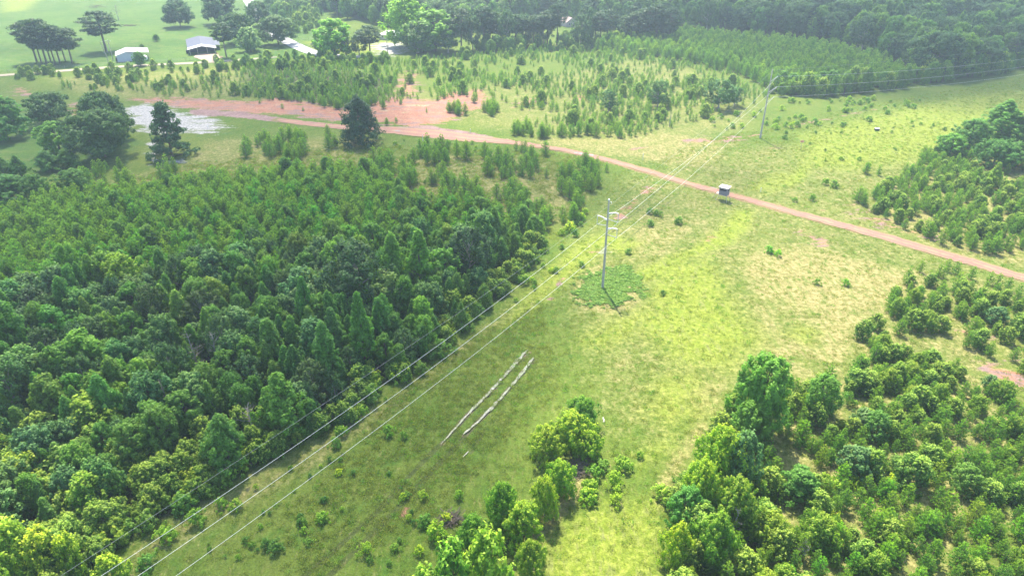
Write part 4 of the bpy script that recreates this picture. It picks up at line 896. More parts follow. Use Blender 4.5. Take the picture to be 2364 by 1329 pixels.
c = mix(masked(land[1], .9, .15), c, mix(ramp(nf, .4, .6), (.28, .18, .11), (.18, .17, .06)))
c = mix(math_('MULTIPLY', masked(land[2], .9, .2), .75), c, (.075, .095, .03))
vv = N.new('ShaderNodeMapRange'); K.new(nvf, vv.inputs[0]); vv.inputs[1].default_value = .25; vv.inputs[2].default_value = .75; vv.inputs[3].default_value = .46; vv.inputs[4].default_value = 1.16
v2 = N.new('ShaderNodeMapRange'); K.new(nf, v2.inputs[0]); v2.inputs[1].default_value = .3; v2.inputs[2].default_value = .7; v2.inputs[3].default_value = .80; v2.inputs[4].default_value = 1.2
c = mix(1.0, c, vv.outputs[0], 'MULTIPLY') if False else c
ng_ = noise(2.4, 6, .75, mp.outputs[0]); c = mix(math_('MULTIPLY', ramp(ng_, .56, .70), .55), c, (.30, .25, .12)); c = mix(math_('MULTIPLY', ramp(ng_, .45, .33), .5), c, (.045, .085, .014))
hv = N.new('ShaderNodeHueSaturation'); K.new(c, hv.inputs['Color']); K.new(math_('MULTIPLY', vv.outputs[0], v2.outputs[0]), hv.inputs['Value'])
K.new(hv.outputs[0], p.inputs['Base Color']); p.inputs['Roughness'].default_value = .95; p.inputs['Specular IOR Level'].default_value = .08
bp = N.new('ShaderNodeBump'); bp.inputs['Distance'].default_value = .25; bp.inputs['Strength'].default_value = .8
K.new(math_('ADD', math_('MULTIPLY', nvf, .45), nf), bp.inputs['Height']); K.new(bp.outputs[0], p.inputs['Normal'])
go = link('ground', me, m); tag(go, 'grassy ground with dry, bright green and bare red patches', 'ground', None, 'structure')

# ------------------------------------------------------------------ dirt track, roads, water
def sheet(name, pts, half, z, mat, ragged=.25, step=1.2, lab=None, cat='road', seed=1, kind='structure', ends=True):
    A = [at(a, b) for a, b in pts]; P = [A[0]]; Hw = [half[0] if hasattr(half, '__len__') else half]
    for i in range(1, len(A)):
        k = max(1, int((A[i] - A[i - 1]).length / step))
        for j in range(1, k + 1):
            P.append(A[i - 1].lerp(A[i], j / k)); Hw.append(half if not hasattr(half, '__len__') else half[i - 1] + (half[i] - half[i - 1]) * j / k)
    # smooth the bends
    for _ in range(8): P = [P[0]] + [(P[i - 1] + P[i] * 2 + P[i + 1]) / 4 for i in range(1, len(P) - 1)] + [P[-1]]
    rs = random.Random(seed); v = []; f = []; nC = 9
    for i, q in enumerate(P):
        t = (P[min(i + 1, len(P) - 1)] - P[max(i - 1, 0)]).normalized(); s = Vector((-t.y, t.x, 0))
        e = 1.0
        if ends: e = min(1, (i + .3) / 4, (len(P) - i - .7) / 4) ** .5
        a = Hw[i] * e + ragged * (float(wav(q.x, q.y, 2.3, seed)) + rs.uniform(-.4, .4)); b = Hw[i] * e + ragged * (float(wav(q.x + 50, q.y, 2.3, seed + 4)) + rs.uniform(-.4, .4))
        for k in range(nC):
            w_ = k / (nC - 1); r = q + s * (-max(a, .02) * (1 - w_) + max(b, .02) * w_); v.append((r.x, r.y, z))
    for i in range(len(P) - 1):
        for k in range(nC - 1): f.append((i * nC + k, i * nC + k + 1, (i + 1) * nC + k + 1, (i + 1) * nC + k))
    me = bpy.data.meshes.new(name); me.from_pydata(v, [], f); me.update()
    ac = me.attributes.new('across', 'FLOAT', 'POINT'); ac.data.foreach_set('value', np.tile(np.linspace(-1, 1, nC), len(P)).astype(np.float32))
    o = link(name, me, mat); tag(o, lab, cat, None, kind); return o
m, n, N, K, p = newmat('red_dirt')
geo = N.new('ShaderNodeNewGeometry'); POS = geo.outputs['Position']
a1, a2, a3 = noise(.25, 5, .6, POS), noise(1.6, 6, .7, POS), noise(6, 4, .7, POS)
c = mix(ramp(a1, .35, .65), (.30, .145, .095), (.23, .125, .095)); c = mix(ramp(a2, .5, .75), c, (.31, .20, .155)); c = mix(ramp(a2, .42, .3), c, (.18, .10, .075)); c = mix(ramp(a3, .55, .8), c, (.24, .14, .11))
ac = N.new('ShaderNodeAttribute'); ac.attribute_name = 'across'; ab = math_('ABSOLUTE', ac.outputs['Fac']); abn = math_('MULTIPLY_ADD', math_('SUBTRACT', a2, .5), .9, ab)
rut = math_('ABSOLUTE', math_('SUBTRACT', ab, .45)); c = mix(math_('MULTIPLY', ramp(math_('MULTIPLY_ADD', math_('SUBTRACT', a2, .5), .3, rut), .16, .02), .55), c, (.19, .10, .085))
c = mix(math_('MULTIPLY', ramp(math_('MULTIPLY_ADD', math_('SUBTRACT', a1, .5), 1.2, ab), .22, -.05), .6), c, (.26, .20, .12)); c = mix(math_('MULTIPLY', ramp(abn, .72, 1.0), .85), c, (.19, .17, .07))
K.new(c, p.inputs['Base Color']); p.inputs['Roughness'].default_value = .85; p.inputs['Specular IOR Level'].default_value = .2
b = N.new('ShaderNodeBump'); b.inputs['Distance'].default_value = .08; K.new(a2, b.inputs['Height']); K.new(b.outputs[0], p.inputs['Normal'])
M['dirt'] = m
hw = [1.6, 2.0, 2.2, 3.2, 4.0, 3.3, 1.9, 1.35, 1.25, 1.2, 1.2, 1.2, 1.35, 1.55, 1.7, 1.75, 1.75, 1.75, 1.75, 1.75]
sheet('dirt_road', road_px, hw, .012, M['dirt'], .36, .7, 'red dirt track crossing the field from the bare ground to the right edge', 'road', 3)
M['gravel'] = simple('gravel', (.30, .26, .19), .95, var=.25, scale=1.2)
sheet('gravel_road', [(-100, 182), (30, 172), (150, 163), (260, 155), (340, 150), (430, 147), (500, 142), (560, 138), (640, 132)], 2.0, .012, M['gravel'], .3, 3, 'pale gravel road between the pasture and the rough field', 'road', 5)
M['paved'] = simple('pale_paving', (.36, .36, .36), .75, var=.10, scale=.6)
sheet('paved_road', [(560, -30), (572, 0), (590, 25), (602, 45), (618, 62), (640, 84), (668, 98), (695, 112), (740, 128), (800, 131), (860, 132)], 3.3, .016, M['paved'], .15, 3, 'pale paved road curving past the spreading tree', 'road', 7)
M['driveway'] = simple('tan_driveway', (.34, .26, .20), .95, var=.2, scale=1.0)
sheet('driveway', [(466, 124), (478, 130), (495, 142)], [6, 5, 3.0], .020, M['driveway'], .4, 1.5, 'tan dirt driveway in front of the grey roofed shed', 'driveway', 9)
m, n, N, K, p = newmat('puddle_water'); p.inputs['Base Color'].default_value = (.20, .17, .13, 1); p.inputs['Roughness'].default_value = .12; p.inputs['Specular IOR Level'].default_value = 1.0; p.inputs['IOR'].default_value = 1.6
geo = N.new('ShaderNodeNewGeometry'); q = noise(3.0, 4, .6, geo.outputs['Position']); b = N.new('ShaderNodeBump'); b.inputs['Distance'].default_value = .02; b.inputs['Strength'].default_value = .4; K.new(q, b.inputs['Height']); K.new(b.outputs[0], p.inputs['Normal'])
M['water'] = m
m, n, N, K, p = newmat('milky_water'); p.inputs['Base Color'].default_value = (.26, .26, .25, 1); p.inputs['Roughness'].default_value = .25; M['milky'] = m
def puddles(pts, half, seed, lab):
    rs = random.Random(seed); A = [at(a, b) for a, b in pts]; tot = sum((A[i + 1] - A[i]).length for i in range(len(A) - 1))
    mb = MB(); d = 0
    def pos(t):
        for i in range(len(A) - 1):
            l = (A[i + 1] - A[i]).length
            if t <= l: return A[i].lerp(A[i + 1], t / l), (A[i + 1] - A[i]).normalized()
            t -= l
        return A[-1], (A[-1] - A[-2]).normalized()
    while d < tot:
        ln = rs.uniform(.6, 2.6); k = max(4, int(ln / .14)); lt = rs.uniform(-.35, .35) * half; L_, R_ = [], []
        for j in range(k + 1):
            q, t = pos(min(tot, d + ln * j / k)); s = Vector((-t.y, t.x, 0)); q = q + s * lt; e = math.sin(math.pi * j / k) ** .35 if 0 < j < k else .1
            L_.append(q + s * half * e * rs.uniform(.0, .9) + Vector((0, 0, .015))); R_.append(q - s * half * e * rs.uniform(.15, 1.1) + Vector((0, 0, .015)))
        for j in range(k): mb.face([L_[j], L_[j + 1], R_[j + 1], R_[j]])
        d += ln + rs.uniform(.02, .2) * (1 + 1.5 * (d > tot * .75))
    o = mb.build('puddle', M['milky']); tag(o, lab, 'puddle', None, 'structure')
m, n, N, K, p = newmat('wet_rut')
geo = N.new('ShaderNodeNewGeometry'); POS = geo.outputs['Position']; a1, a2 = noise(1.2, 4, .6, POS), noise(5.5, 4, .7, POS)
c = mix(ramp(math_('ADD', math_('MULTIPLY', a1, .6), math_('MULTIPLY', a2, .4)), .49, .56), (.075, .105, .03), (.17, .17, .155)); K.new(c, p.inputs['Base Color']); p.inputs['Roughness'].default_value = .35; p.inputs['Specular IOR Level'].default_value = .8
M['rut'] = m
sheet('puddle', [(1219, 806), (1195, 832), (1160, 872), (1130, 905), (1080, 955), (1048, 992), (1018, 1024)], [.20, .28, .20, .24, .16, .13, .08], .012, M['rut'], .12, .35, 'wet left wheel rut shining in the mown corridor', 'puddle', 4)
sheet('puddle', [(1232, 824), (1205, 860), (1170, 903), (1130, 945), (1095, 980), (1070, 1002)], [.18, .22, .18, .22, .14, .08], .012, M['rut'], .12, .35, 'wet right wheel rut shining in the mown corridor', 'puddle', 8)
sheet('puddle', [(1082, 1040), (1068, 1055)], .12, .012, M['rut'], .08, .3, 'short wet streak right of the end of the wheel ruts', 'puddle', 9)
puddles([(1325, 352), (1372, 359)], .55, 3, 'bright puddle on the near side of the red track'); puddles([(910, 302), (924, 303)], .5, 6, 'small white puddle on the track beside the dark pyramid shaped pine')
puddles([(1640, 432), (1660, 437)], .22, 5, 'thin water line on the track left of the hunting blind'); puddles([(1392, 962), (1394, 974)], .2, 5, 'tiny white puddle by the willow clump')
# ------------------------------------------------------------------ grass tufts and the leafy patch round the pole
gt = bpy.data.collections.new('grass_templates')
for k in range(6):
    me_ = weedmesh('tuft', 200 + k, .38, .34, 26, M['grass'], .028, .62) if k < 5 else weedmesh('tuft', 207, .35, .4, 30, M['weed'], .035, .5)
    o = bpy.data.objects.new('tuft_%02d' % k, me_); gt.objects.link(o)
rs = np.random.RandomState(5)
def tufts(P, n, smin, smax, pk=(.0, .93)):
    x0, y0 = P.min(0); x1, y1 = P.max(0); x = rs.uniform(x0, x1, n * 3); y = rs.uniform(y0, y1, n * 3); ok = inside(P, x, y)
    x, y = x[ok][:n], y[ok][:n]; kk = wav(x, y, 5, 1) + rs.normal(size=len(x)) * .5 > -.25; x, y = x[kk], y[kk]
    d = segdist(np.array([at(a, b)[:2] for a, b in road_px]), x, y, False); kk = d > 2.2; x, y = x[kk], y[kk]
    s = rs.uniform(smin, smax, len(x)); return x, y, s
fieldp = poly((150, 1400), (560, 1110), (900, 905), (1180, 700), (1290, 560), (1420, 400), (1600, 330), (2000, 240), (2364, 180), (2500, 200), (2500, 1600), (150, 1600))
X = [tufts(fieldp, 32000, .45, 1.3), tufts(poly((200, 440), (420, 380), (860, 330), (1400, 360), (1300, 560), (900, 430)), 9000, .8, 1.8), tufts(poly((1000, 820), (1250, 700), (1300, 900), (1000, 1200), (700, 1350), (640, 1200)), 3500, .7, 1.4)]
x = np.concatenate([a[0] for a in X]); y = np.concatenate([a[1] for a in X]); s = np.concatenate([a[2] for a in X])
idx = np.where(rs.rand(len(x)) < .9, rs.randint(0, 5, len(x)), 5)
o = gn_scatter('grass', gt, np.stack([x, y, np.full(len(x), -.06)], 1), rs.rand(len(x)) * 6.28, np.stack([s, s, s * rs.uniform(.6, 1.2, len(x))], 1), idx)
o.data.materials.clear(); o.data.materials.append(M['grass']); tag(o, 'tufts of rough grass over the corridor and the meadow', 'grass', None, 'stuff')
vt = bpy.data.collections.new('vine_templates')
for k in range(3):
    o = bpy.data.objects.new('vine_%02d' % k, broad('vine', 300 + k, .7, 1.5, 'dome', M['vine'], 22, 26, .09, .02, .1, limbs=False, shoot=1.0)[0]); vt.objects.link(o)
P = poly((1318, 672), (1350, 634), (1385, 618), (1445, 612), (1488, 642), (1470, 692), (1420, 712), (1368, 706), (1330, 694)); x0, y0 = P.min(0); x1, y1 = P.max(0)
x = rs.uniform(x0, x1, 5200); y = rs.uniform(y0, y1, 5200); ok = sdf(P, x, y) + rs.normal(size=5200) * .5 + 2.4 * wav(x, y, 1.5, 2) + 1.5 * wav(x, y, 4, 6) > 1.0; x, y = x[ok], y[ok]; print('VINES', len(x)); s = rs.uniform(.14, .34, len(x)) * np.where(rs.rand(len(x)) < .12, 1.9, 1)
o = gn_scatter('ground_cover', vt, np.stack([x, y, np.full(len(x), -.03)], 1), rs.rand(len(x)) * 6.28, np.stack([s, s, s * rs.uniform(.4, .8, len(x))], 1), rs.randint(0, 3, len(x)))
tag(o, 'patch of dense green creepers around the foot of the near power pole', 'ground cover', None, 'stuff')
# ------------------------------------------------------------------ power line
M['pole'] = simple('weathered_steel', (.42, .40, .36), .6, 0, .25, 2.0); M['arm'] = simple('galvanised_arm', (.72, .71, .68), .45, .1, .08, 3)
M['insul'] = simple('grey_insulator', (.45, .46, .46), .35, 0, .1, 6); M['wire'] = simple('aluminium_wire', (.80, .80, .78), .4, .15, .05, 1); M['twire'] = simple('dull_steel_wire', (.42, .43, .43), .5, .2, .1, 1)
P1, P2 = at(1391, 664), at(1755, 318)
ldir = (P2 - P1); ldir.z = 0; ldir.normalize(); side = Vector((ldir.y, -ldir.x, 0))   # to the right of the line
def poleA(P, H, lab, att):
    root = empty('power_pole', P); mb = MB(); lean = Vector((0, 0, H))
    mb.tube([(0, 0, -.3), (0, 0, H)], [.24, .13], 14); mb.build('pole', M['pole'], root)
    MB().tube([(0, 0, H), (0, 0, H + .22)], [.19, .12], 10).build('pole_cap', M['arm'], root)
    br = MB(); br.tube([(0, 0, H - .35), tuple(side * .45 + Vector((0, 0, H - .2)))], .055, 6).tube([tuple(side * .45 + Vector((0, 0, H - .2))), tuple(side * .45 + Vector((0, 0, H - .55)))], .05, 6); br.build('wire_bracket', M['arm'], root)
    out = {'top': P + side * .45 + Vector((0, 0, H - .58))}
    for nm, sg, za in att:
        pts = []
        for i in range(9):
            t = i / 8; pts.append(side * sg * (.12 + 1.75 * t) + Vector((0, 0, za + .42 * math.sin(t * 1.9))))
        MB().tube(pts, [.15, .14, .13, .12, .11, .10, .095, .09, .085], 8).build('arm', M['arm'], root)
        tipp = pts[-1]; low = tipp + Vector((0, 0, -1.55)); ins = MB()
        zs = [tipp.lerp(low, k / 24) for k in range(25)]; ins.tube(zs, [.035 + .04 * (k % 2) for k in range(25)], 6); ins.build('insulator', M['insul'], root)
        b0 = side * sg * .14 + Vector((0, 0, za - 1.0)); i2 = MB(); zs = [b0.lerp(low, k / 30) for k in range(31)]; i2.tube(zs, [.04 + .035 * (k % 2) for k in range(31)], 6); i2.build('insulator', M['insul'], root)
        MB().box(tuple(low), (.12, .12, .16)).build('clamp', M['arm'], root)
        out[nm] = P + low + Vector((0, 0, -.08))
    tag(root, lab, 'power pole'); return out
H1 = 16.6
att = [('right_high', 1, 14.2), ('left', -1, 13.0), ('right_low', 1, 11.4)]
A1 = poleA(P1, H1, 'near grey power pole with three curved arms standing in a green patch', att)
P0 = P1 - (P2 - P1) * 1.02 - side * 9.0 + Vector((0, 0, -3.0))
A0 = {k: v - P1 + P0 for k, v in A1.items()}
# corner pole: conductors pull off it on strings
root = empty('power_pole', P2); H2 = hgt(1755, 318, 160)
MB().tube([(0, 0, -.3), (0, 0, H2)], [.26, .14], 14).build('pole', M['pole'], root)
P3 = at(2700, 168); A2, B2 = {}, {}
pull = ((P3 - P2).normalized() - ldir).normalized() * 1.0; pull.z = 0; pull.normalize()
for nm, z, ln in (('right_high', H2 - 3.1, 2.2), ('left', H2 - 6.0, 2.6), ('right_low', H2 - 8.8, 2.2)):
    tip = Vector((0, 0, z + 1.0)) + Vector((.93, .35, 0)).normalized() * ln
    ins = MB(); zs = [Vector((.15, 0, z - .2)).lerp(tip, k / 30) for k in range(31)]; ins.tube(zs, [.05 + .035 * (k % 2) for k in range(31)], 6); ins.build('insulator', M['insul'], root)
    MB().box(tuple(tip), (.14, .14, .14)).build('clamp', M['arm'], root)
    A2[nm] = P2 + tip; B2[nm] = P2 + tip
A2['top'] = B2['top'] = P2 + Vector((.2, 0, H2 - .3))
tag(root, 'far power pole where the wires turn toward the right edge', 'power pole')
root = empty('power_pole', P3); MB().tube([(0, 0, -.3), (0, 0, H2)], [.26, .14], 12).build('pole', M['pole'], root)
MB().tube([(-1.2, 0, H2 - 2), (1.2, 0, H2 - 2)], .07, 8).build('arm', M['arm'], root); tag(root, 'power pole beyond the right edge carrying the last span', 'power pole')
A3 = {'right_high': P3 + Vector((0, 0, H2 - 3.0)), 'left': P3 + Vector((0, 0, H2 - 5.4)), 'right_low': P3 + Vector((0, 0, H2 - 8.0)), 'top': P3 + Vector((0, 0, H2))}
def span(a, b, sag, n=26):
    return [a.lerp(b, i / n) - Vector((0, 0, 4 * sag * (i / n) * (1 - i / n))) for i in range(n + 1)]
LW = {'right_high': 'upper right', 'left': 'left hand', 'right_low': 'lowest right', 'top': 'thin topmost'}
for nm in ('right_high', 'left', 'right_low', 'top'):
    th = nm == 'top'; mt = M['twire'] if th else M['wire']
    pts = span(A0[nm], A1[nm], 2.0 if not th else 1.2) + span(A1[nm], A2[nm], 1.3 if not th else .7)[1:]
    o = MB().tube(pts, .009 if th else .015, 5).build('power_wire', mt); tag(o, '%s wire running from the bottom edge over the near pole to the far pole' % LW[nm], 'wire')
    o = MB().tube(span(B2[nm], A3[nm], 3.6 if not th else 2.0, 36), .011 if th else .019, 5).build('power_wire', mt); tag(o, '%s wire from the far pole toward the right edge' % LW[nm], 'wire')
# ------------------------------------------------------------------ hunting blind on legs
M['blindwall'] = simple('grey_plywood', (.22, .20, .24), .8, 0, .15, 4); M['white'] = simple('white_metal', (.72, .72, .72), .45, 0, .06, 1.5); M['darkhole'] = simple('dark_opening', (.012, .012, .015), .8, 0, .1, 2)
M['timber'] = simple('pale_timber', (.50, .45, .36), .85, 0, .2, 6)
yaw = R(-38); root = empty('hunting_blind', at(1669, 461) + Vector((0, 0, 0)), yaw); zf, hb, w_, d_ = 1.35, 1.75, 1.9, 1.5
def panel(c, s, name='wall', mat='blindwall', par=None): return MB().box(c, s).build(name, M[mat], par or root)
for sy in (-1, 1):
    panel((0, sy * (d_ / 2), zf + .50), (w_, .05, 1.0)); panel((0, sy * (d_ / 2), zf + hb - .21), (w_, .05, .42)); 
    for sx in (-1, 1): panel((sx * (w_ / 2 - .12), sy * (d_ / 2), zf + 1.165), (.24, .05, .33), 'post')
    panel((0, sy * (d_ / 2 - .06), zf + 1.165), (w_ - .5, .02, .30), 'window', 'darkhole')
for sx in (-1, 1):
    panel((sx * (w_ / 2 - .025), 0, zf + .50), (.05, d_ - .052, 1.0)); panel((sx * (w_ / 2 - .025), 0, zf + hb - .21), (.05, d_ - .052, .42))
    for sy in (-1, 1): panel((sx * (w_ / 2 - .025), sy * (d_ / 2 - .20), zf + 1.165), (.05, .30, .33), 'post')
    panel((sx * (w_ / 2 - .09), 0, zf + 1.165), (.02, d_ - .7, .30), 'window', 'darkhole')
panel((0, 0, zf - .04), (w_ + .1, d_ + .1, .08), 'floor', 'timber')
MB().box((0, 0, zf + hb + .07), (w_ + .35, d_ + .4, .07), tilt=Matrix.Rotation(R(3), 3, 'X')).build('roof', M['white'], root)
for sx in (-1, 1):
    for sy in (-1, 1): MB().tube([(sx * (w_ / 2 - .1), sy * (d_ / 2 - .1), zf), (sx * (w_ / 2 + .35), sy * (d_ / 2 + .3), -.1)], .055, 6).build('leg', M['timber'], root)
panel((-w_ / 2 - .35, 0, zf + .02), (.65, .8, .06), 'porch', 'white')
lad = MB()
for s in (-.28, .28): lad.tube([(-w_ / 2 - .6, s, zf + .05), (-w_ / 2 - 1.5, s, -.05)], .035, 5)
for k in range(5): lad.box((-w_ / 2 - .6 - .9 * (k + .5) / 5, 0, zf * (1 - (k + .5) / 5)), (.06, .56, .04))
lad.build('ladder', M['timber'], root)
tag(root, 'grey box shaped hunting blind on legs with white flat roof beside the track', 'hunting blind')
# ------------------------------------------------------------------ barn, shed, houses
M['barnwall'] = simple('pale_metal_wall', (.50, .53, .60), .6, 0, .10, .8); M['roofblue'] = simple('slate_blue_roof', (.075, .085, .125), .6, 0, .10, 1.0); M['dark'] = simple('dark_blue_grey', (.07, .075, .11), .8, 0, .2, 2)  # the last one is a dark blue-grey shared by walls, doors, wheels and fittings
M['rust'] = simple('rusty_roof', (.52, .38, .34), .6, 0, .3, 1.2); M['glass'] = simple('dark_window_glass', (.03, .04, .05), .1, 0, .05, 2, spec=.8); M['conc'] = simple('concrete', (.38, .37, .35), .9, 0, .15, 2)
def ribbed(mb, a, b, c, d, n=18, mi=0):
    """roof plane a b c d (a-b eave, d-c ridge) with raised seams"""
    a, b, c, d = map(Vector, (a, b, c, d)); mb.slab([a, b, c, d], .07, mi)
    nn = (b - a).cross(d - a).normalized() * .09
    for k in range(1, n): mb.tube([a.lerp(b, k / n) + nn, d.lerp(c, k / n) + nn], .025, 4, mi)
    return mb
def gable(root, Lx, Wy, he, hr, wall, roof, over=.4, rx=0.0):
    """walls and two roof planes; ridge along y at x = rx, gables face +-y"""
    mb = MB(); x0, x1, y0, y1 = -Lx / 2, Lx / 2, -Wy / 2, Wy / 2
    for yy in (y0, y1): mb.slab([(x0, yy, -.1), (x1, yy, -.1), (x1, yy, he), (rx, yy, hr - .05), (x0, yy, he)], .12)
    mb.box((x0, 0, he / 2 - .05), (.12, Wy - .02, he + .1)); mb.box((x1, 0, he / 2 - .05), (.12, Wy - .02, he + .1)); mb.build('wall', wall, root)
    s0 = (hr - he) / (rx - x0); s1 = (hr - he) / (x1 - rx)
    r = MB(); ribbed(r, (x0 - over, y1 + over, he - s0 * over), (x0 - over, y0 - over, he - s0 * over), (rx, y0 - over, hr), (rx, y1 + over, hr)); r.build('roof', roof, root)
    r = MB(); ribbed(r, (x1 + over, y0 - over, he - s1 * over), (x1 + over, y1 + over, he - s1 * over), (rx, y1 + over, hr), (rx, y0 - over, hr)); r.build('roof', roof, root)
# white barn
root = empty('barn', at(297, 141.5) + Vector((-2.3, 4.5, 0)), R(27)); mb = MB()
for yy in (-5.0, 5.0): mb.slab([(-4, yy, -.1), (4, yy, -.1), (4, yy, 3.3), (0, yy, 3.7), (-4, yy, 2.5)], .12)
mb.box((-4, .06, 1.2), (.12, 9.9, 2.5)).box((4, .06, 1.6), (.12, 9.9, 3.3)).build('wall', M['barnwall'], root)
r = MB(); ribbed(r, (-4.4, 5.4, 2.45), (-4.4, -5.4, 2.45), (0, -5.4, 3.82), (0, 5.4, 3.82)); r.build('roof', M['white'], root)
r = MB(); ribbed(r, (8.4, -5.4, 2.95), (8.4, 5.4, 2.95), (0, 5.4, 3.82), (0, -5.4, 3.82)); r.build('lean_to_roof', M['white'], root)
for sy in (-5.1, 0, 5.1): MB().tube([(8.1, sy, -.1), (8.1, sy, 2.95)], .10, 6).build('post', M['timber'], root)
MB().box((1.9, -5.2, 3.15), (3.6, .25, .12), tilt=Matrix.Rotation(R(6), 3, 'Y')).build('awning', M['conc'], root)
MB().box((0, -5.05, .2), (7.6, .10, .6)).build('sill_board', M['dark'], root); MB().box((-4.4, -3, .8), (.5, .9, 1.4)).build('air_unit', M['dark'], root)
tag(root, 'white metal barn with low gable roof and open lean-to beside the gravel road', 'barn')
# wagon under the lean-to
root = empty('camper_trailer', at(333, 140.5) + Vector((0, .8, 0)), R(27)); mb = MB(); prof = []
for k in range(13):
    t = math.pi * k / 12; prof.append((1.15 * math.cos(t), .9 + 1.15 * math.sin(t) ** .8))
n0 = len(mb.v)
for yy in (-2.2, -2.0, 1.6, 1.9):
    f_ = .86 if yy in (-2.2, 1.9) else 1
    for a, b in [(1.15, .45)] + prof + [(-1.15, .45)]: mb.v.append((a * f_, yy, .9 + (b - .9) * f_))
k_ = 15
for i in range(3):
    for j in range(k_): j2 = (j + 1) % k_; mb.f.append((n0 + i * k_ + j, n0 + i * k_ + j2, n0 + (i + 1) * k_ + j2, n0 + (i + 1) * k_ + j)); mb.mi.append(0)
mb.f.append(tuple(n0 + j for j in range(k_))); mb.mi.append(0); mb.f.append(tuple(n0 + 3 * k_ + j for j in range(k_))[::-1]); mb.mi.append(0)
mb.build('body', M['white'], root); MB().box((0, -2.22, 1.25), (1.2, .04, .5)).build('window', M['glass'], root)
for sx in (-1, 1): MB().tube([(sx * 1.0, 0, .38), (sx * 1.2, 0, .38)], .38, 14).build('wheel', M['dark'], root)
MB().tube([(0, -2.2, .5), (0, -3.2, .45)], .06, 6).build('tow_bar', M['dark'], root)
tag(root, 'small white round topped trailer parked at the right side of the white barn', 'trailer')
# grey roofed shed
root = empty('open_shed', at(469, 125.5) + Vector((-2.5, 5.6, 0)), R(24)); x0, x1, y0, y1, he, hr = -5.4, 5.4, -6.2, 22.0, 2.3, 3.4
for sx in (x0, x1):
    s = (hr - he) / 5.4; sg = -1 if sx < 0 else 1; e = sx + sg * .5; ez = he - s * .5
    for ya, yb, mt, nm in ((y0, y0 + 5.2, 'white', 'front_roof'), (y0 + 5.22, y1, 'roofblue', 'roof')):
        r = MB()
        if sg < 0: ribbed(r, (e, yb, ez), (e, ya, ez), (0, ya, hr), (0, yb, hr), 8)
        else: ribbed(r, (e, ya, ez), (e, yb, ez), (0, yb, hr), (0, ya, hr), 8)
        r.build(nm, M[mt], root)
for sx in (x0 + .3, -2, 2, x1 - .3): MB().tube([(sx, y0 + .3, -.1), (sx, y0 + .3, he + (0 if abs(sx) > 3 else .65))], .10, 6).build('post', M['timber'], root)
MB().box((0, 1, he / 2), (x1 * 2 - .6, .12, he)).box((x0 + .3, 11.2, he / 2), (.12, 20.2, he)).box((x1 - .3, 11.2, he / 2), (.12, 20.2, he)).box((0, 21.4, he / 2), (x1 * 2 - .8, .12, he)).build('wall', M['dark'], root)
MB().slab([(x0 + .3, .9, he), (x1 - .3, .9, he), (0, .9, hr - .15)], .1).build('gable_wall', M['dark'], root)
MB().box((-6.2, -1.2, .7), (1.0, 1.0, 1.4)).build('tank', M['dark'], root)
MB().slab([(5.95, 2.0, 2.2), (8.0, 2.0, 1.9), (8.0, 15.0, 1.9), (5.95, 15.0, 2.2)], .08).build('lean_to_roof', M['roofblue'], root)
tag(root, 'open fronted shed with slate grey roof and white front canopy', 'shed')
# far white house with hip roof, seen between the trees
root = empty('house', at(898, 94) + Vector((0, 5.5, 0)), R(-14)); MB().box((0, 0, 1.35), (11.5, 8.2, 2.9)).build('wall', simple('cream_siding', (.60, .56, .50), .8, 0, .1, 1), root)
e = [(-6.3, -4.7, 2.75), (6.3, -4.7, 2.75), (6.3, 4.7, 2.75), (-6.3, 4.7, 2.75)]; ra, rb = (-2.2, 0, 4.9), (2.2, 0, 4.9); mb = MB()
for q in ((e[0], e[1], rb, ra), (e[2], e[3], ra, rb), (e[3], e[0], ra), (e[1], e[2], rb)): mb.slab(q, .08)
mb.slab(e[::-1], .06); mb.build('roof', M['white'], root)
MB().box((3.3, -4.14, 1.2), (3.0, .06, 2.1)).build('garage_door', M['white'], root)
for xx in (-3.6, -1.0): 
    f = MB().box((xx, -4.15, 1.6), (1.1, .07, 1.1)).build('window', M['white'], root); MB().box((xx, -4.19, 1.6), (.9, .03, .9)).build('pane', M['glass'], f)
MB().box((.8, -4.15, 1.05), (.95, .06, 2.1)).build('door', M['dark'], root); root.scale = (.78,) * 3; tag(root, 'cream house with bright white hip roof glimpsed between the far trees', 'house')
# dark car on its drive
def car(P, rz, mat, lab):
    root = empty('parked_car', P, rz); mb = MB(); sec = [(-2.3, .45, .75), (-2.25, .42, .95), (-1.4, .40, 1.02), (-.9, .40, 1.62), (.8, .40, 1.68), (1.7, .42, 1.62), (2.25, .45, 1.0), (2.3, .45, .7)]
    for xx, zb, zt in sec:
        wt = .92 if zt < 1.2 else .72
        for a, b in ((-.92, zb), (-.92, min(zt, 1.0)), (-wt, zt), (wt, zt), (.92, min(zt, 1.0)), (.92, zb)): mb.v.append((xx, a, b))
    for i in range(len(sec) - 1):
        for j in range(6): j2 = (j + 1) % 6; mb.f.append((i * 6 + j, i * 6 + j2, (i + 1) * 6 + j2, (i + 1) * 6 + j)); mb.mi.append(0)
    mb.f.append(tuple(range(6))[::-1]); mb.f.append(tuple(range(42, 48))); mb.mi += [0, 0]; mb.build('body', mat, root)
    for sy in (-1, 1): MB().slab([(-.95, sy * .87, 1.08), (1.75, sy * .87, 1.08), (1.55, sy * .77, 1.50), (-.7, sy * .77, 1.50)], -.03 * sy).build('side_window', M['glass'], root)
    for sx in (-1.45, 1.45):
        for sy in (-1, 1): MB().tube([(sx, sy * .75, .34), (sx, sy * .95, .34)], .34, 14).build('wheel', M['dark'], root)
    tag(root, lab, 'car')
car(at(914, 97), R(-62), simple('dark_car_paint', (.05, .04, .06), .25, .2, .1, 3, spec=.6), 'dark car parked at the corner of the far cream house')
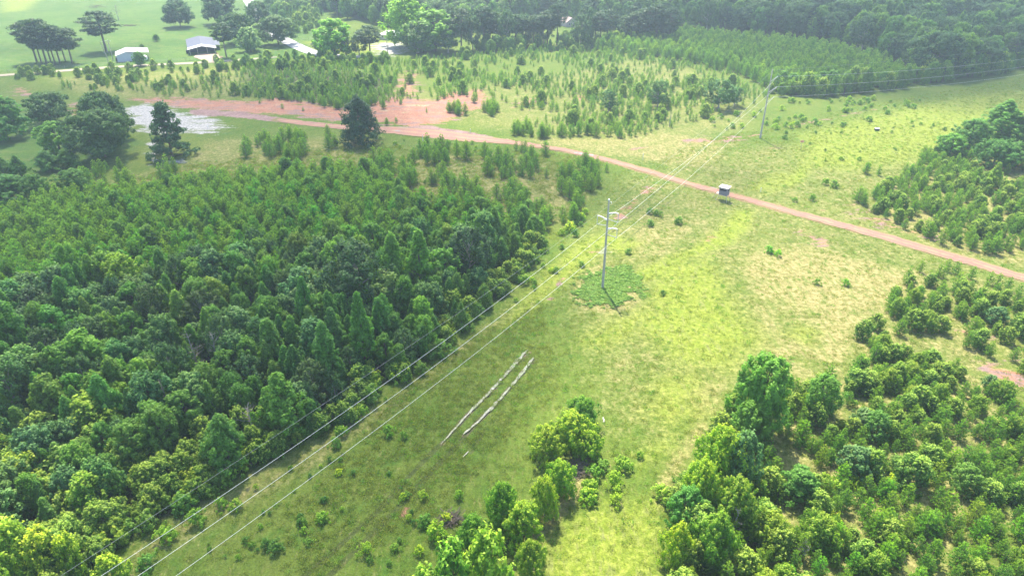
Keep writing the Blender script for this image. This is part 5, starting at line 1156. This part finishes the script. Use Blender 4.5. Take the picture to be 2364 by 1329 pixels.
# far house with rusty roof
root = empty('house', at(1313, 62) + Vector((0, 4, 0)), R(24)); gable(root, 9.0, 11.0, 3.4, 6.3, simple('rosy_siding', (.50, .40, .38), .8, 0, .15, 1), M['rust'], .5)
f = MB().box((-1.8, -5.62, 1.8), (1.2, .1, 1.3)).build('window', M['white'], root); MB().box((-1.8, -5.68, 1.8), (1.0, .04, 1.1)).build('pane', M['glass'], f); MB().box((1.6, -5.62, 1.1), (1.0, .1, 2.1)).build('door', M['dark'], root)
root.scale = (.7,) * 3; tag(root, 'house with rosy rusted metal roof glimpsed through the tall pines', 'house')
root = empty('house', at(1158, 76) + Vector((0, 3, 0)), R(4)); gable(root, 8.0, 6.0, 2.7, 3.9, M['white'], M['white'], .3); MB().box((0, -3.1, 1.1), (1.0, .1, 2.0)).build('door', M['dark'], root); tag(root, 'tiny white building behind the tall pines, left of the rosy house', 'building')
# ------------------------------------------------------------------ posts, poles, signs, fences
def upole(px, yb, yt, lab, arm=True, lean=0.0):
    h = hgt(px, yb, yt); root = empty('utility_pole', at(px, yb)); MB().tube([(0, 0, -.2), (lean, 0, h)], [.17, .11], 8).build('pole', M['bark_pale'], root)
    if arm:
        MB().box((lean * .93, 0, h - .6), (2.0, .12, .14)).build('crossarm', M['timber'], root)
        for s in (-.9, 0, .9): MB().tube([(lean * .93 + s, 0, h - .52), (lean * .93 + s, 0, h - .28)], [.07, .04], 6).build('insulator', M['white'], root)
    tag(root, lab, 'utility pole'); return at(px, yb) + Vector((lean, 0, h))
q1 = upole(259, 160, 96, 'leaning wooden utility pole in front of the lone tall pine', False, -1.8); q2 = upole(261, 138, 92, 'short utility pole with crossarm behind the leaning pole')
q3 = upole(249, 122, 100, 'thin utility pole beside the trunk of the lone pine', False); q4 = upole(895, 120, 80, 'wooden utility pole in front of the far cream house', False); q5 = upole(737, 100, 86, 'short pole at the sunlit lawn by the pale road', False)
o = MB().tube(span(q2, q1, .2, 8), .02, 4).build('utility_wire', M['twire']); tag(o, 'short wire between the two wooden poles by the lone pine', 'wire')
def marker(px, py, h, lab, cap=True, mat='white'):
    root = empty('marker_post', at(px, py)); MB().tube([(0, 0, -.1), (0, 0, h)], .06, 8).build('post', M[mat], root)
    if cap: MB().tube([(0, 0, h), (0, 0, h + .14)], [.085, .07], 8).build('cap', M['white'], root)
    tag(root, lab, 'marker post')
marker(976, 326, 1.7, 'white marker post in the grass below the red track'); marker(1086, 307, 1.1, 'short pale marker post at the upper verge of the red track')
marker(1484, 368, 1.5, 'pale marker post in the grass between track and wires'); marker(1756, 442, .8, 'low white marker post at the lime patch above the track'); marker(1345, 262, .9, 'rusty short post in the pine field', False, 'timber')
marker(480, 296, .8, 'short white stake on the pale sand', False)
M['orange'] = simple('faded_orange', (.75, .36, .26), .7, 0, .1, 3)
root = empty('warning_sign', at(1848, 345)); MB().tube([(0, 0, -.1), (0, 0, 2.0)], .05, 6).build('post', M['bark_pale'], root); MB().box((0, 0, 2.25), (.95, .05, .6)).build('panel', M['orange'], root); tag(root, 'faded orange sign on a thin stake in the sunny field', 'sign')
root = empty('feed_box', at(2024, 301)); MB().box((0, 0, .35), (1.2, .8, .5)).build('box', M['dark'], root); MB().box((0, 0, .63), (1.3, .9, .06)).build('lid', M['white'], root); tag(root, 'small dark box with white top lying in the sunny field', 'box')
root = empty('dead_snag', at(1545, 292)); h = hgt(1545, 292, 255); MB().tube([(0, 0, -.1), (.1, 0, h * .6), (.05, .1, h)], [.14, .09, .03], 6).tube([(.1, 0, h * .55), (.9, .2, h * .8)], [.05, .01], 4).build('trunk', M['bark_pale'], root); tag(root, 'thin bare grey snag at the near edge of the pine field', 'dead tree')
# fence of the pasture: posts with wires
def fence(pts, sp, lab):
    root = empty('fence', at(*pts[0])); o0 = at(*pts[0]); A = [at(*p_) - o0 for p_ in pts]
    tops = []
    for i in range(len(A) - 1):
        k = max(1, int((A[i + 1] - A[i]).length / sp))
        for j in range(k + (i == len(A) - 2)):
            q = A[i].lerp(A[i + 1], j / k); tops.append(q)
            MB().tube([tuple(q + Vector((0, 0, -.1))), tuple(q + Vector((0, 0, 1.25)))], .06, 5).build('post', M['bark_pale'], root)
    for z in (.5, .85, 1.15): MB().tube([tuple(q + Vector((0, 0, z))) for q in tops], .012, 4).build('wire', M['twire'], root)
    tag(root, lab, 'fence')
fence([(20, 168), (150, 158), (250, 151), (300, 147)], 5, 'wire fence along the pasture side of the gravel road, left of the barn'); fence([(345, 145), (430, 141), (455, 139)], 5, 'wire fence between the white barn and the shed driveway'); fence([(690, 96), (735, 92), (770, 92)], 4, 'rail fence beyond the pale road at the sunlit lawn')
# dead trees and brush
def deadtree(P, H, seed, lab, name='dead_tree', n=26, mat='bark_pale', spread=.28):
    rs_ = random.Random(seed); root = empty(name, P); MB().tube([(0, 0, -.1), (rs_.uniform(-.2, .2), 0, H * .5), (rs_.uniform(-.3, .3), .1, H)], [H * .02 + .04, H * .013 + .02, .015], 6).build('trunk', M[mat], root)
    mb = MB()
    for k in range(n):
        z = H * rs_.uniform(.3, .95); a = rs_.uniform(0, 6.28); l = H * spread * (1.25 - z / H) * rs_.uniform(.7, 1.4); d = Vector((math.cos(a), math.sin(a), rs_.uniform(.3, .9)))
        e_ = Vector((0, 0, z)) + d * l; mb.tube([(0, 0, z), tuple(Vector((0, 0, z)) + d * l * .5), tuple(e_)], [.045, .03, .012], 4, cap=False)
        for _ in range(3): mb.tube([tuple(Vector((0, 0, z)) + d * l * rs_.uniform(.4, .9)), tuple(e_ + Vector((rs_.uniform(-1, 1), rs_.uniform(-1, 1), rs_.uniform(0, 1))) * l * .4)], [.02, .008], 3, cap=False)
    mb.build('branches', M[mat], root); tag(root, lab, 'dead tree')
deadtree(at(274, 46), 8, 1, 'half dead tree with bare twigs in the upper pasture')
for k, (px, py, h, lb) in enumerate([(400, 985, 9, 'bare grey dead tree beside the leaning light green one'), (515, 880, 9.5, 'bare grey top sticking out of the left wood, right one'), (460, 870, 9, 'bare grey top sticking out of the left wood, left one'), (585, 1010, 6, 'grey tangle of dead branches at the wood edge by the wires'),
                                     (95, 880, 7.5, 'pale bare trunk in a dark gap near the left edge'), (1690, 1240, 5.0, 'grey twiggy tree inside the lower right thicket'), (1850, 1290, 3.4, 'grey dead branches between bushes near the bottom edge')]):
    deadtree(at(px, py), h * .88, 20 + k, lb, spread=.2 if k != 3 else .3, n=16)
def brush(px, py, L_, W_, H_, seed, lab):
    rs_ = random.Random(seed); root = at(px, py); mb = MB()
    for k in range(90):
        a = rs_.uniform(0, 6.28); c_ = Vector((rs_.gauss(0, L_ / 3.2), rs_.gauss(0, W_ / 3.2), rs_.uniform(.0, H_))); d = Vector((math.cos(a), math.sin(a), rs_.uniform(-.3, .5))) * rs_.uniform(.4, 1.1)
        mb.tube([tuple(c_ - d), tuple(c_ + d)], [.06, .02], 4)
    o = mb.build('brush_pile', M['bark']); o.location = root; tag(o, lab, 'brush pile')
brush(222, 18, 9, 4, 1.6, 3, 'long grey brush pile in the upper pasture beside the half dead tree'); brush(300, 60, 8, 2, .5, 5, 'scattered fallen branches in the middle of the pasture'); brush(1325, 1085, 2.5, 2.5, .5, 6, 'dark dead branches in the dry strip below the willow clump')
brush(1040, 1200, 1.6, 1.2, .5, 9, 'small pile of grey branches above the lower shrubs')
# ------------------------------------------------------------------ clouds high above, whose shadows cross the land
m, n, N, K, p = newmat('cloud'); N.remove(p)
a_ = N.new('ShaderNodeAttribute'); a_.attribute_name = 'thick'; tr_ = N.new('ShaderNodeBsdfTransparent'); tl_ = N.new('ShaderNodeBsdfTranslucent'); tl_.inputs[0].default_value = (.95, .95, .95, 1); df_ = N.new('ShaderNodeBsdfDiffuse'); df_.inputs[0].default_value = (.95, .95, .95, 1)
mm = N.new('ShaderNodeMixShader'); mm.inputs[0].default_value = .5; K.new(tl_.outputs[0], mm.inputs[1]); K.new(df_.outputs[0], mm.inputs[2])
m1 = N.new('ShaderNodeMixShader'); K.new(a_.outputs['Fac'], m1.inputs[0]); K.new(tr_.outputs[0], m1.inputs[1]); K.new(mm.outputs[0], m1.inputs[2]); K.new(m1.outputs[0], N['Material Output'].inputs['Surface'])
CZ = 750.0
def cloud(pts, soft, dens, lab, thick=70, seed=0):
    P = np.array([[q.x + L.x / L.z * CZ, q.y + L.y / L.z * CZ] for q in (at(a, b) for a, b in pts)])
    x0, y0 = P.min(0) - 2 * soft - 20; x1, y1 = P.max(0) + 2 * soft + 20; st_ = max(4.0, (x1 - x0) / 130)
    xs = np.arange(x0, x1, st_); yv = np.arange(y0, y1, st_); X, Y = np.meshgrid(xs, yv)
    d = sdf(P, X.ravel(), Y.ravel()).reshape(X.shape) + soft * .55 * wav(X, Y, soft * 1.6 + 8, seed)
    t = np.clip((d + soft * .5) / soft, 0, 1); h = thick * np.sqrt(np.clip((d + soft * .5) / 120, 0, 1)) * (.8 + .25 * wav(X, Y, 30, seed + 3))
    h = np.maximum(h, .05) * (t > 0) + .02
    al = dens * t * t * (3 - 2 * t) * (1 - .16 * (1 + wav(X, Y, 34, seed + 7)) * .5)
    keep = np.zeros((len(yv) - 1, len(xs) - 1), bool); keep |= (t[:-1, :-1] > 0) | (t[1:, :-1] > 0) | (t[:-1, 1:] > 0) | (t[1:, 1:] > 0)
    I = np.arange(X.size).reshape(X.shape); q = np.stack([I[:-1, :-1], I[:-1, 1:], I[1:, 1:], I[1:, :-1]], -1)[keep]
    top = np.stack([X, Y, CZ + h], -1).reshape(-1, 3); bot = np.stack([X, Y, CZ - .35 * h], -1).reshape(-1, 3); nT = len(top)
    me = bpy.data.meshes.new('cloud'); V = np.concatenate([top, bot]); Fc = np.concatenate([q, q[:, ::-1] + nT])
    me.from_pydata(V.tolist(), [], Fc.tolist()); me.update()
    at_ = me.attributes.new('thick', 'FLOAT', 'POINT'); at_.data.foreach_set('value', np.concatenate([al.ravel(), al.ravel()]).astype(np.float32))
    o = link('cloud', me, m); tag(o, lab, 'cloud', None, 'stuff')
cloud([(-400, 260), (-200, 175), (350, 195), (640, 172), (850, 190), (900, 262), (930, 300), (1010, 330), (1180, 345), (1350, 380), (1420, 440), (1330, 470), (1230, 520), (1240, 600), (1200, 680), (1185, 780), (1120, 930), (1080, 1080), (1010, 1200), (900, 1480), (420, 1560), (250, 1330), (150, 1180), (-60, 1130), (-700, 1300)], 18, .36, 'broad cloud bank above the left wood', seed=1)
cloud([(1300, 40), (1480, 92), (1600, 130), (1750, 158), (1850, 200), (1900, 232), (2050, 222), (2150, 240), (2300, 252), (2700, 270), (2900, 60), (2600, -60), (1250, -60)], 30, .46, 'long cloud above the upper right woods', seed=5)
cloud([(600, 20), (850, 5), (1000, 20), (1300, 12), (1500, 40), (1250, -90), (700, -100)], 30, .4, 'small cloud above the far woods', seed=9)
cloud([(1480, 430), (1660, 420), (1600, 380), (1400, 350), (1480, 345), (1680, 385), (1780, 400), (1700, 440), (1560, 520), (1440, 510)], 14, .18, 'thin veil of cloud above the near end of the track', 18, seed=3)
cloud([(-200, 130), (200, 140), (330, 125), (330, 100), (-200, 100)], 20, .18, 'thin cloud strip above the pasture', 18, seed=2)
# ------------------------------------------------------------------ the air
hz = MB().box((0, 380, 31.0), (2300, 1400, 66.0)).mesh('haze', [])
mh = bpy.data.materials.new('haze'); mh.use_nodes = True; N = mh.node_tree.nodes; K = mh.node_tree.links
for q in list(N):
    if q.type != 'OUTPUT_MATERIAL': N.remove(q)
pv = N.new('ShaderNodeVolumePrincipled'); pv.inputs['Color'].default_value = (.68, .86, 1.0, 1); pv.inputs['Density'].default_value = .00038; pv.inputs['Anisotropy'].default_value = .25
K.new(pv.outputs[0], N['Material Output'].inputs['Volume'])
hz.materials.clear(); o = link('haze', hz, mh); tag(o, 'thin pale haze over the far fields', 'haze', None, 'stuff')
